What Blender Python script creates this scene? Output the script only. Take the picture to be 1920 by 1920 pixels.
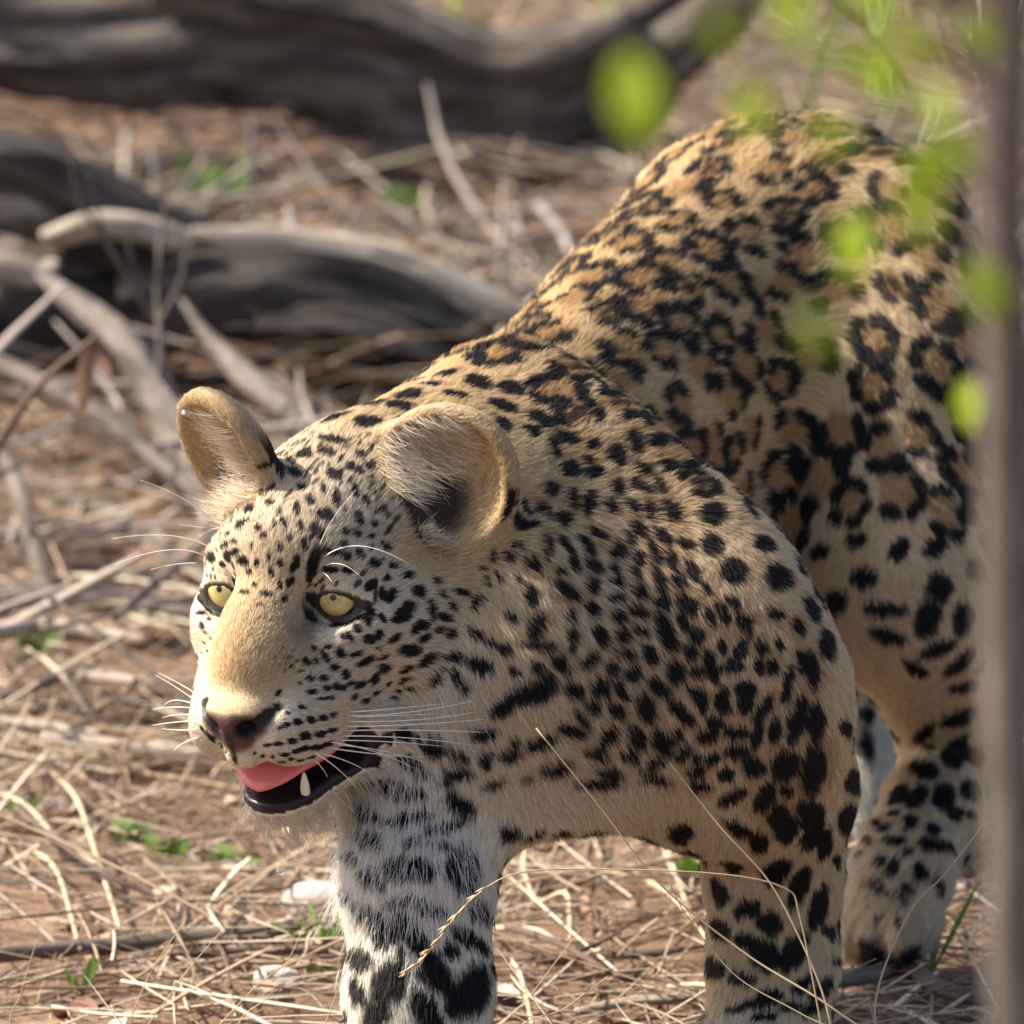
import bpy, bmesh, math, random, os
import numpy as np
from mathutils import Vector, Matrix
from mathutils.bvhtree import BVHTree

for _o in list(bpy.data.objects):
    bpy.data.objects.remove(_o)
scene = bpy.context.scene
COL = scene.collection
rng = np.random.default_rng(7)
random.seed(7)

# ------------------------------------------------------------------ camera
F_PX = 20160.0                       # focal length in pixels of the 1920 px photograph
CAM = np.array([0.0, -7.0, 2.043])
PITCH = math.radians(13.0)
RT = np.array([1.0, 0, 0])
FW = np.array([0, math.cos(PITCH), -math.sin(PITCH)])
UP = np.array([0, math.sin(PITCH), math.cos(PITCH)])
cam_d = bpy.data.cameras.new('camera')
cam = bpy.data.objects.new('camera', cam_d)
COL.objects.link(cam)
cam.location = CAM
cam.rotation_euler = (math.pi / 2 - PITCH, 0, 0)
cam_d.sensor_fit = 'HORIZONTAL'
cam_d.sensor_width = 36.0
cam_d.lens = 36.0 * F_PX / 1920.0
cam_d.clip_start = 0.1
cam_d.clip_end = 500.0
cam_d.dof.use_dof = True
cam_d.dof.focus_distance = 7.15
cam_d.dof.aperture_fstop = 10.0
scene.camera = cam

# ------------------------------------------------------------------ sky, sun, exposure
SUN_DIR = np.array([-0.76, 0.10, 0.76]); SUN_DIR /= np.linalg.norm(SUN_DIR)   # towards the sun
world = bpy.data.worlds.new('World')
scene.world = world
world.use_nodes = True
nt = world.node_tree
sky_n = nt.nodes.new('ShaderNodeTexSky')
sky_n.sky_type = 'NISHITA'
sky_n.sun_disc = False
sky_n.dust_density = 3.0
sky_n.air_density = 0.9
sky_n.sun_elevation = math.asin(SUN_DIR[2])
sky_n.sun_rotation = math.atan2(SUN_DIR[0], SUN_DIR[1])
nt.nodes['Background'].inputs[1].default_value = 0.12
nt.links.new(sky_n.outputs[0], nt.nodes['Background'].inputs[0])
sun_d = bpy.data.lights.new('sun', 'SUN')
sun_d.energy = 5.0
sun_d.angle = math.radians(0.5)
sun_d.color = (1.0, 0.93, 0.82)
sun = bpy.data.objects.new('sun', sun_d)
COL.objects.link(sun)
sun.rotation_euler = Vector(SUN_DIR).to_track_quat('Z', 'Y').to_euler()
scene.view_settings.view_transform = 'Standard'
scene.view_settings.look = 'None'
scene.view_settings.exposure = 1.12
scene.view_settings.gamma = 1.0
scene.cycles.max_bounces = 6
scene.cycles.diffuse_bounces = 3
scene.cycles.transparent_max_bounces = 8
scene.cycles.use_denoising = True
scene.cycles_curves.shape = 'RIBBONS'
scene.cycles_curves.subdivisions = 2

# ------------------------------------------------------------------ helpers
def P(u, v, y):
    """the point at depth y (metres behind the head) on the ray of photograph pixel (u, v)"""
    d = FW + (u - 960) / F_PX * RT - (v - 960) / F_PX * UP
    return CAM + d * ((y - CAM[1]) / d[1])
def G(u, v, z=0.0):
    """where the ray of photograph pixel (u, v) meets the height z"""
    d = FW + (u - 960) / F_PX * RT - (v - 960) / F_PX * UP
    return CAM + d * ((z - CAM[2]) / d[2])
def proj(p):
    d = np.asarray(p) - CAM
    w = d @ FW
    return np.stack([960 + F_PX * (d @ RT) / w, 960 - F_PX * (d @ UP) / w], -1)
def unit(v):
    v = np.asarray(v, float)
    return v / (np.linalg.norm(v, axis=-1, keepdims=True) + 1e-12)
def sstep(a, b, x):
    t = np.clip((x - a) / (b - a), 0, 1)
    return t * t * (3 - 2 * t)
_perm = np.random.default_rng(3).permutation(4096)
_rv = np.random.default_rng(4).random(4096).astype(np.float32)
def vnoise(p):
    """value noise 0..1 at points p (N,3)"""
    i = np.floor(p).astype(np.int64)
    f = p - i
    f = f * f * (3 - 2 * f)
    out = 0
    for dx in (0, 1):
        wx = f[:, 0] if dx else 1 - f[:, 0]
        for dy in (0, 1):
            wy = f[:, 1] if dy else 1 - f[:, 1]
            for dz in (0, 1):
                wz = f[:, 2] if dz else 1 - f[:, 2]
                h = _perm[(_perm[(_perm[(i[:, 0] + dx) & 4095] + i[:, 1] + dy) & 4095] + i[:, 2] + dz) & 4095]
                out = out + wx * wy * wz * _rv[h]
    return out
def tag(o, label=None, cat=None, group=None, kind=None):
    if label: o['label'] = label
    if cat: o['category'] = cat
    if group: o['group'] = group
    if kind: o['kind'] = kind
    return o
def link_mesh(name, verts, faces, mat, parent=None, smooth=True):
    me = bpy.data.meshes.new(name)
    me.from_pydata([tuple(map(float, v)) for v in verts], [], [tuple(map(int, f)) for f in faces])
    if smooth:
        me.polygons.foreach_set('use_smooth', np.ones(len(me.polygons), bool))
    if mat: me.materials.append(mat)
    o = bpy.data.objects.new(name, me)
    COL.objects.link(o)
    if parent: o.parent = parent
    return o
# ================================================================== THE LEOPARD
# ---- signed distance primitives, each with a fur flow direction and coat values
PRIMS = []
def ell(c, axes, radii, k=0.03, op='add', **at):
    A = np.asarray(axes, float)
    PRIMS.append(dict(t='e', c=np.asarray(c, float), A=A, r=np.asarray(radii, float), k=k, op=op, at=at))
def cone(a, b, ra, rb, k=0.03, op='add', **at):
    PRIMS.append(dict(t='c', a=np.asarray(a, float), b=np.asarray(b, float), ra=ra, rb=rb, k=k, op=op, at=at))
def limb(pts, radii, k=0.03, **at):
    for i in range(len(pts) - 1):
        a2 = dict(at)
        a2.setdefault('flow', unit(np.asarray(pts[i + 1]) - np.asarray(pts[i])))
        cone(pts[i], pts[i + 1], radii[i], radii[i + 1], k if i == 0 else min(k, 0.02), **a2)
def d_ell(p, c, A, r):
    q = (p - c) @ A.T
    k0 = np.sqrt(((q / r) ** 2).sum(1)) + 1e-9
    k1 = np.sqrt(((q / (r * r)) ** 2).sum(1)) + 1e-9
    return k0 * (k0 - 1) / k1
def d_cone(p, a, b, ra, rb):
    ab = b - a
    t = np.clip(((p - a) @ ab) / (ab @ ab + 1e-12), 0, 1)
    return np.sqrt(((p - a - t[:, None] * ab) ** 2).sum(1)) - (ra + (rb - ra) * t)
def d_prim(p, q):
    if q['t'] == 'e': return d_ell(p, q['c'], q['A'], q['r'])
    if q['t'] == 'c': return d_cone(p, q['a'], q['b'], q['ra'], q['rb'])
    if q['t'] == 'l':       # eyelid: the part of a sphere beyond a plane
        d = p - q['c']
        return smax(np.sqrt((d ** 2).sum(1)) - q['R'], -((p - q['h']) @ q['n']), 0.0015)
    # ear: an ellipsoid shell, hollowed from its opening side
    o = d_ell(p, q['c'], q['A'], q['r'])
    i = d_ell(p, q['c2'], q['A'], q['r2'])
    return smax(o, -i, 0.006)
def smin(a, b, k):
    h = np.clip(0.5 + 0.5 * (b - a) / k, 0, 1)
    return b + (a - b) * h - k * h * (1 - h)
def smax(a, b, k):
    return -smin(-a, -b, k)
def frame(f, upv=(0, 0, 1)):
    """rows: forward, side, up"""
    f = unit(f)
    s = unit(np.cross(upv, f))
    return np.array([f, s, np.cross(f, s)])

# ---- body layout: world y is metres behind the eyes
B3 = unit(np.array([0.44, 0.90, 0.0]))        # towards the tail, level
NL = unit(np.array([0.90, -0.44, 0.0]))       # the animal's own left
Z = np.array([0, 0, 1.0])
WITH = P(912, 735, 0.25)
RUMP = P(1462, 214, 0.70)
SPINE = unit(RUMP - WITH)
FB = frame(SPINE)
back = dict(pale=0.0, gold=0.9, kind=3, ln=0.014)
def body(t, drop, ra, rl, rv, shift=0.0, k=0.05, tilt=None, **at):
    c = WITH + (RUMP - WITH) * t - Z * drop + NL * shift
    d = dict(back, flow=SPINE - Z * 0.25); d.update(at)
    ell(c, FB if tilt is None else frame(tilt), (ra, rl, rv), k, **d)
body(0.10, 0.130, 0.20, 0.093, 0.120)
body(0.42, 0.115, 0.19, 0.090, 0.107, shift=-.002)
body(0.72, 0.104, 0.17, 0.092, 0.098, shift=-.008)
body(0.98, 0.098, 0.125, 0.098, 0.092, shift=-.012)
body(0.45, 0.185, 0.20, 0.070, 0.055, pale=0.8, ln=0.028)
# chest and breast
SH_L = P(1330, 1130, 0.12)
SH_R = P(900, 1120, 0.20)
BR = P(1010, 1290, 0.10)
ell(BR + Z * .024, frame(np.array([-0.3, -0.6, -0.5])), (0.10, 0.085, 0.10), 0.05, flow=np.array([0.35, 0.3, -1.0]), pale=0.22, gold=0.45, kind=2, ln=0.012)
ell(P(1110, 1255, 0.16), frame(B3), (0.13, 0.082, 0.070), 0.05, flow=B3 - 0.5 * Z, pale=0.42, gold=0.35, kind=2, ln=0.020)
# shoulder blades
ell(P(950, 860, 0.235), frame(np.array([0.1, 0.1, 1.0]), B3), (0.075, 0.05, 0.035), 0.04, flow=B3 - Z * .4, **dict(back))
ell(P(1195, 1105, 0.16), frame(np.array([-0.30, 0.25, 1.0]), NL), (0.112, 0.046, 0.080), 0.09, flow=B3 - Z * .6, pale=.10, gold=.7, kind=3, ln=.010)
ell(P(1362, 1305, 0.105), frame(np.array([-0.12, 0.25, 1.0]), NL), (0.108, 0.052, 0.078), 0.08, flow=B3 * .4 - Z, pale=.15, gold=.6, kind=2, ln=.009)
# neck
HEADC = P(650, 1060, 0.07)
limb([P(1000, 985, 0.20), P(860, 1010, 0.13), P(730, 1060, 0.085)], [0.092, 0.084, 0.070], 0.05, flow=unit(P(1010, 960, .20) - P(730, 1060, .085)), pale=.05, gold=.65, kind=2.5, ln=.009)
cone(P(900, 815, 0.23), P(690, 915, 0.10), 0.045, 0.043, 0.05, flow=unit(P(930, 740, .23) - P(680, 900, .10)), pale=0, gold=1, kind=2.5, ln=.010)
cone(P(830, 1300, 0.07), P(960, 1330, 0.09), 0.060, 0.075, 0.05, flow=np.array([.5, .4, -.9]), pale=.8, gold=.2, kind=2, ln=.018)
# left foreleg
LL = [P(1420, 1330, 0.115), P(1450, 1480, 0.14), P(1450, 1640, 0.155), P(1450, 1800, 0.15), P(1445, 1880, 0.135)]
limb(LL, [0.058, 0.052, 0.043, 0.040, 0.040], 0.04, pale=.15, gold=.5, kind=2, ln=.0085)
def paw(c, fdir, w=0.040, toes=4, z0=None, **at):
    f = unit(np.asarray(fdir, float)); s = unit(np.cross(Z, f)) if abs(f[2]) < .9 else np.array([1., 0, 0])
    upv = np.cross(f, s)
    ell(c, np.array([f, s, upv]), (0.048, w, 0.027), 0.02, flow=f - upv * .1, **at)
    for i in range(toes):
        t = (i - (toes - 1) / 2) / ((toes - 1) / 2)
        tc = c + f * (0.036 - 0.010 * t * t) + s * (t * w * 0.78) - upv * 0.004
        ell(tc, np.array([f, s, upv]), (0.025, 0.0135, 0.019), 0.007, flow=f, **at)
paw(P(1425, 1955, 0.115), -B3 * 1, pale=.6, gold=.4, kind=2, ln=.010)
# right foreleg, reaching forward
RL = [P(830, 1330, 0.13), P(800, 1500, 0.06), P(785, 1660, 0.02), P(785, 1850, -0.01), P(780, 2040, -0.045)]
limb(RL, [0.062, 0.055, 0.046, 0.044, 0.042], 0.045, pale=.9, gold=.12, kind=2, ln=.0115)
paw(P(765, 2130, -0.08), -B3, pale=.6, gold=.4, kind=2, ln=.010)
# hind legs
HIP_L = P(1600, 560, 0.62)
ell(P(1620, 700, 0.60), frame(np.array([-0.15, -0.30, -1.0]), NL), (0.155, 0.060, 0.100), 0.08, flow=B3 * .4 - Z, pale=.15, gold=.7, kind=3, ln=.011)
cone(P(1650, 800, 0.56), P(1680, 1060, 0.48), .078, .060, .08, flow=-Z + B3 * .3, pale=.12, gold=.6, kind=3, ln=.010)
limb([P(1680, 1060, 0.48), P(1690, 1130, 0.46), P(1795, 1390, 0.58), P(1745, 1530, 0.50), P(1715, 1590, .46)], [0.058, 0.056, 0.033, 0.033, 0.034], 0.05, pale=.18, gold=.45, kind=2, ln=.010)
paw(P(1680, 1655, 0.42), np.array([-.40, -.40, -.62]), w=.042, pale=.28, gold=.45, kind=2, ln=.012)
limb([P(1330, 800, 0.78), P(1420, 1060, 0.66), P(1612, 1270, 0.86), P(1590, 1560, 0.74)], [0.075, 0.052, 0.030, 0.029], 0.04, pale=.8, gold=.2, kind=2, ln=.014)
paw(P(1560, 1640, 0.70), -B3, pale=.6, gold=.3, kind=2, ln=.01)
# tail
limb([P(1560, 330, 0.80), P(1700, 390, 0.90), P(1800, 500, 0.97), P(1850, 800, 1.02), P(1870, 1150, 1.06), P(1930, 1330, 1.12)], [0.042, 0.034, 0.031, 0.029, 0.028, 0.024], 0.04, pale=.2, gold=.6, kind=2, ln=.022)

# ---- head, in its own frame: x to the animal's left, y to the nose, z up
YAW, HP, ROLL, HS = map(float, (math.radians(-27), math.radians(-8.5), math.radians(-2.5), 1.10))
def head_matrix():
    c, s = math.cos, math.sin
    Bm = np.diag([1.0, -1.0, 1.0])
    Rp = np.array([[1, 0, 0], [0, c(HP), -s(HP)], [0, s(HP), c(HP)]])
    Rr = np.array([[c(ROLL), 0, s(ROLL)], [0, 1, 0], [-s(ROLL), 0, c(ROLL)]])
    Ry = np.array([[c(YAW), -s(YAW), 0], [s(YAW), c(YAW), 0], [0, 0, 1]])
    return Ry @ Bm @ Rp @ Rr
HM = head_matrix()
HO = P(521, 1116, 0.0)
def H(x, y, z):
    return HO + HS * (HM @ np.array([x, y, z], float))
def Hd(v):
    return HM @ np.asarray(v, float)
def HL(p):
    """world points to head coordinates"""
    return ((p - HO) @ HM) / HS
HAX = HM.T        # rows are the head axes in world space
def hell(c, r, k=0.012, rot=None, op='add', **at):
    A = HAX if rot is None else np.asarray(rot) @ HAX
    if 'flow' in at: at['flow'] = Hd(at['flow'])
    ell(H(*c), A, np.asarray(r) * HS, k * HS, op, **at)
def hcone(a, b, ra, rb, k=0.012, op='add', **at):
    if 'flow' in at: at['flow'] = Hd(at['flow'])
    cone(H(*a), H(*b), ra * HS, rb * HS, k * HS, op, **at)
def rotx(a):
    c, s = math.cos(a), math.sin(a); return np.array([[1, 0, 0], [0, c, s], [0, -s, c]])
def roty(a):
    c, s = math.cos(a), math.sin(a); return np.array([[c, 0, -s], [0, 1, 0], [s, 0, c]])
def rotz(a):
    c, s = math.cos(a), math.sin(a); return np.array([[c, s, 0], [-s, c, 0], [0, 0, 1]])
HEAD0 = len(PRIMS)
fa = dict(kind=1, pale=.38, gold=.62, ln=.007)
hell((0, -.098, .012), (.064, .068, .058), .02, flow=(0, -1, .1), **fa)                 # skull
hell((0, -.048, .022), (.052, .060, .036), .02, flow=(0, -1, .5), **fa)                 # forehead
hell((0, .018, -.010), (.0255, .052, .0235), .014, rot=rotx(-.62), flow=(0, -.9, .6), kind=0, pale=.05, gold=.72, ln=.0045)   # bridge of the nose
hell((0, .026, -.034), (.0315, .042, .024), .016, rot=rotx(-.5), flow=(0, -1, .3), kind=0, pale=.12, gold=.6, ln=.005)
for s in (-1, 1):
    hell((s * .050, -.036, -.030), (.026, .052, .032), .018, rot=rotz(s * .22), flow=(s * .55, -1, -.1), **fa)       # cheek bone
    hell((s * .048, -.080, -.045), (.036, .050, .048), .02, flow=(s * .5, -1, -.35), **dict(fa, ln=.013, pale=.45))  # jaw muscle
    hell((s * .0185, .041, -.066), (.0210, .030, .0230), .008, rot=rotz(-s * .25), flow=(s * 1, -.6, -.15), kind=0, pale=.6, gold=.5, ln=.004)   # whisker pad
    hell((s * .033, .012, -.060), (.021, .040, .026), .014, rot=rotz(s * .25), flow=(s * .6, -1, -.1), **dict(fa, ln=.006))
    hcone((s * .018, -.012, .017), (s * .047, -.022, .012), .0125, .0110, .014, flow=(s * .4, -1, .5), **dict(fa, pale=.4))  # brow
    hcone((s * .022, .006, -.016), (s * .052, -.010, -.016), .008, .010, .008, flow=(s * .6, -.8, -.4), **dict(fa, pale=.7))   # under the eye
# nose leather
hell((0, .066, -.052), (.0215, .016, .013), .006, rot=rotx(-.35), flow=(0, -1, .3), kind=-1, pale=0, gold=0, ln=0)
hell((0, .066, -.062), (.011, .013, .012), .005, flow=(0, -1, .3), kind=-1, pale=0, gold=0, ln=0)
hell((0, .058, -.077), (.012, .018, .012), .006, flow=(0, -1, .3), kind=0, pale=.5, gold=.3, ln=.003)
# lower jaw, hanging open
JAW0 = len(PRIMS)
hcone((0, .030, -.118), (0, .006, -.124), .0165, .020, .012, flow=(0, -1, -.4), kind=0, pale=1, gold=.1, ln=.012)
for s in (-1, 1):
    hcone((s * .012, .026, -.1165), (s * .042, -.046, -.100), .0115, .017, .014, flow=(s * .2, -1, -.2), kind=0, pale=.9, gold=.1, ln=.010)
hell((0, -.040, -.098), (.038, .050, .022), .02, flow=(0, -1, -.2), kind=0, pale=1, gold=.1, ln=.016)
# the mouth opening, the nostrils, the eye sockets
hell((0, .012, -.1015), (.0325, .0475, .0170), .005, rot=rotx(-.14), op='sub', kind=-1)
for s in (-1, 1):
    hell((s * .037, -.001, -.0955), (.014, .020, .0145), .005, rot=rotx(-.14) @ rotz(s * .35), op='sub', kind=-1)
for s in (-1, 1):
    hell((s * .0115, .077, -.0580), (.0062, .011, .0055), .003, rot=rotz(-s * .4), op='sub', kind=-1)
    hcone((s * .016, .074, -.056), (s * .026, .060, -.047), .0030, .0020, .003, op='sub', kind=-1)
    hell((s * .0370, .000, -.002), (.0185, .026, .0150), .004, rot=roty(s * .15) @ rotz(-s * .30), op='sub', kind=-1)
hcone((0, .080, -.062), (0, .074, -.092), .0012, .0016, .003, op='sub', kind=-1)
for s in (-1, 1):
    hell((s * .0255, .026, -.0775), (.0155, .027, .0165), .012, rot=rotz(s * .20), flow=(s * 1, -.6, -.25), kind=0, pale=.5, gold=.5, ln=.004)
for s in (-1, 1):
    hell((s * .0455, -.026, -.088), (.0150, .022, .0200), .008, flow=(s * .5, -1, -.2), kind=1, pale=.6, gold=.4, ln=.009)
EYES = []
for s in (-1, 1):
    c = np.array([s * .0365, -.0160, -.0025]); R = .0208
    gz = unit(np.array([s * .28, .95, -.05])); lat = unit(np.cross(gz, [0, 0, 1])); upz = np.cross(lat, gz)
    upz = unit(upz + lat * (.20 if lat[0] * s > 0 else -.20)); lat = unit(lat - upz * (lat @ upz))   # outer corner a little higher
    hinge = c + gz * R * .66
    EYES.append((H(*c), Hd(gz), Hd(upz)))
    for a, sg, at in ((math.radians(51), 1, dict(fa, pale=.45, ln=.004, flow=Hd((s * .4, -.6, .8)))), (math.radians(56), -1, dict(fa, pale=.6, ln=.003, flow=Hd((s * .4, -.6, -.8))))):
        n = upz * sg * math.cos(a) - gz * math.sin(a)
        PRIMS.append(dict(t='l', c=H(*c), R=R * HS, r=np.array([R * HS] * 3), h=H(*hinge), n=Hd(n), k=.006, op='add', at=at))
EAR0 = len(PRIMS)
def ear(c, hv, ov, r, open_=.011, thin=.0055):
    """c centre, hv towards the tip, ov the side it opens to"""
    hv = unit(hv); ov = unit(np.asarray(ov) - hv * np.dot(ov, hv)); wv = np.cross(hv, ov)
    A = np.array([wv, hv, ov]); r = np.asarray(r, float)
    PRIMS.append(dict(t='b', c=np.asarray(c), A=A, r=r, c2=np.asarray(c) + ov * open_ - hv * .002, r2=r - np.array([thin, thin, 0.004]),
                      k=0.016, op='add', at=dict(flow=hv, pale=.12, gold=.9, kind=-2, ln=.0055)))
EAR_L = dict(c=P(828, 908, .055), hv=P(935, 800, .06) - P(760, 985, .08), ov=np.array([-.42, -.90, -.05]))
EAR_R = dict(c=P(432, 862, .06), hv=P(360, 730, .06) - P(470, 960, .07), ov=np.array([-.80, -.60, -.10]))
ear(EAR_L['c'], EAR_L['hv'], EAR_L['ov'], (.052, .0565, .027))
ear(EAR_R['c'], EAR_R['hv'], EAR_R['ov'], (.042, .053, .021))

def bound(q):
    if q['t'] == 'c':
        c = (q['a'] + q['b']) / 2
        return c, np.linalg.norm(q['b'] - q['a']) / 2 + max(q['ra'], q['rb'])
    return q['c'], float(max(q['r']))
BND = [bound(q) for q in PRIMS]
def sdf(p, c=None, R=None):
    """distance at points p, all within R of c (primitives that cannot matter are skipped)"""
    d = np.full(len(p), 0.3)
    for q, (bc, br) in zip(PRIMS, BND):
        if c is not None and np.linalg.norm(bc - c) > br + R + q['k'] + 0.02: continue
        e = d_prim(p, q)
        d = smin(d, e, q['k']) if q['op'] == 'add' else smax(d, -e, q['k'])
    return d

def surface(h):
    """naive surface nets over a block-sparse grid"""
    lo = np.min([c - r for c, r in BND], 0) - 0.03
    hi = np.max([c + r for c, r in BND], 0) + 0.03
    n = 10
    nb = np.ceil((hi - lo) / (n * h)).astype(int)
    V = np.full(tuple(nb * n + 1), 0.3, np.float32)
    g = np.stack(np.meshgrid(*[np.arange(n + 1)] * 3, indexing='ij'), -1).reshape(-1, 3) * h
    R = n * h * 0.87
    active = np.zeros(nb, bool)
    for ix in range(nb[0]):
        for iy in range(nb[1]):
            for iz in range(nb[2]):
                o = lo + np.array([ix, iy, iz]) * n * h
                c = o + n * h / 2
                near = False
                for bc, br in BND:
                    if np.linalg.norm(bc - c) < br + R + 0.02: near = True; break
                if not near: continue
                dc = sdf(c[None], c, R)[0]
                if abs(dc) > R * 1.25 + 0.012:
                    if dc < 0: V[ix*n:ix*n+n+1, iy*n:iy*n+n+1, iz*n:iz*n+n+1] = -0.3
                    continue
                active[ix, iy, iz] = True
    for ix, iy, iz in np.argwhere(active):
        o = lo + np.array([ix, iy, iz]) * n * h
        V[ix*n:ix*n+n+1, iy*n:iy*n+n+1, iz*n:iz*n+n+1] = sdf(g + o, o + n * h / 2, R).reshape(n+1, n+1, n+1)
    S = V < 0
    cnt = np.zeros(tuple(np.array(S.shape) - 1), np.int8)
    for dx in (0, 1):
        for dy in (0, 1):
            for dz in (0, 1):
                cnt += S[dx:S.shape[0]-1+dx, dy:S.shape[1]-1+dy, dz:S.shape[2]-1+dz]
    cells = np.argwhere((cnt > 0) & (cnt < 8))
    idx = np.full(cnt.shape, -1, np.int32)
    idx[tuple(cells.T)] = np.arange(len(cells))
    pos = np.zeros((len(cells), 3)); num = np.zeros(len(cells))
    corners = [(a, b, c) for a in (0, 1) for b in (0, 1) for c in (0, 1)]
    for a in corners:
        for ax in range(3):
            if a[ax]: continue
            b = list(a); b[ax] = 1
            va = V[tuple((cells + a).T)]; vb = V[tuple((cells + b).T)]
            m = (va < 0) != (vb < 0)
            t = np.where(m, va / np.where(m, va - vb, 1), 0)
            q = np.array(a) + t[:, None] * (np.array(b) - np.array(a))
            pos += np.where(m[:, None], q, 0); num += m
    verts = lo + (cells + pos / num[:, None]) * h
    faces = []
    for ax in range(3):
        sl = [slice(None)] * 3; sl2 = [slice(None)] * 3
        sl[ax] = slice(0, -1); sl2[ax] = slice(1, None)
        A, Bv = S[tuple(sl)], S[tuple(sl2)]
        e = np.argwhere(A != Bv)
        a1, a2 = (ax + 1) % 3, (ax + 2) % 3
        e = e[(e[:, a1] > 0) & (e[:, a2] > 0)]
        d1 = np.zeros(3, int); d1[a1] = 1
        d2 = np.zeros(3, int); d2[a2] = 1
        q = [idx[tuple((e - d1 - d2).T)], idx[tuple((e - d2).T)], idx[tuple(e.T)], idx[tuple((e - d1).T)]]
        q = np.stack(q, 1)
        flip = ~A[tuple(e.T)]
        q[flip] = q[flip][:, ::-1]
        faces.append(q[(q >= 0).all(1)])
    return verts, np.concatenate(faces)
def laplace(v, f, it, lam=0.5):
    ed = np.concatenate([f[:, [0, 1]], f[:, [1, 2]], f[:, [2, 3]], f[:, [3, 0]]])
    n = len(v)
    deg = np.bincount(ed[:, 0], minlength=n) + np.bincount(ed[:, 1], minlength=n)
    for _ in range(it):
        acc = np.stack([np.bincount(ed[:, 0], v[ed[:, 1], k], n) + np.bincount(ed[:, 1], v[ed[:, 0], k], n) for k in range(v.shape[1])], 1)
        v = v + lam * (acc / np.maximum(deg, 1)[:, None] - v)
    return v
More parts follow.
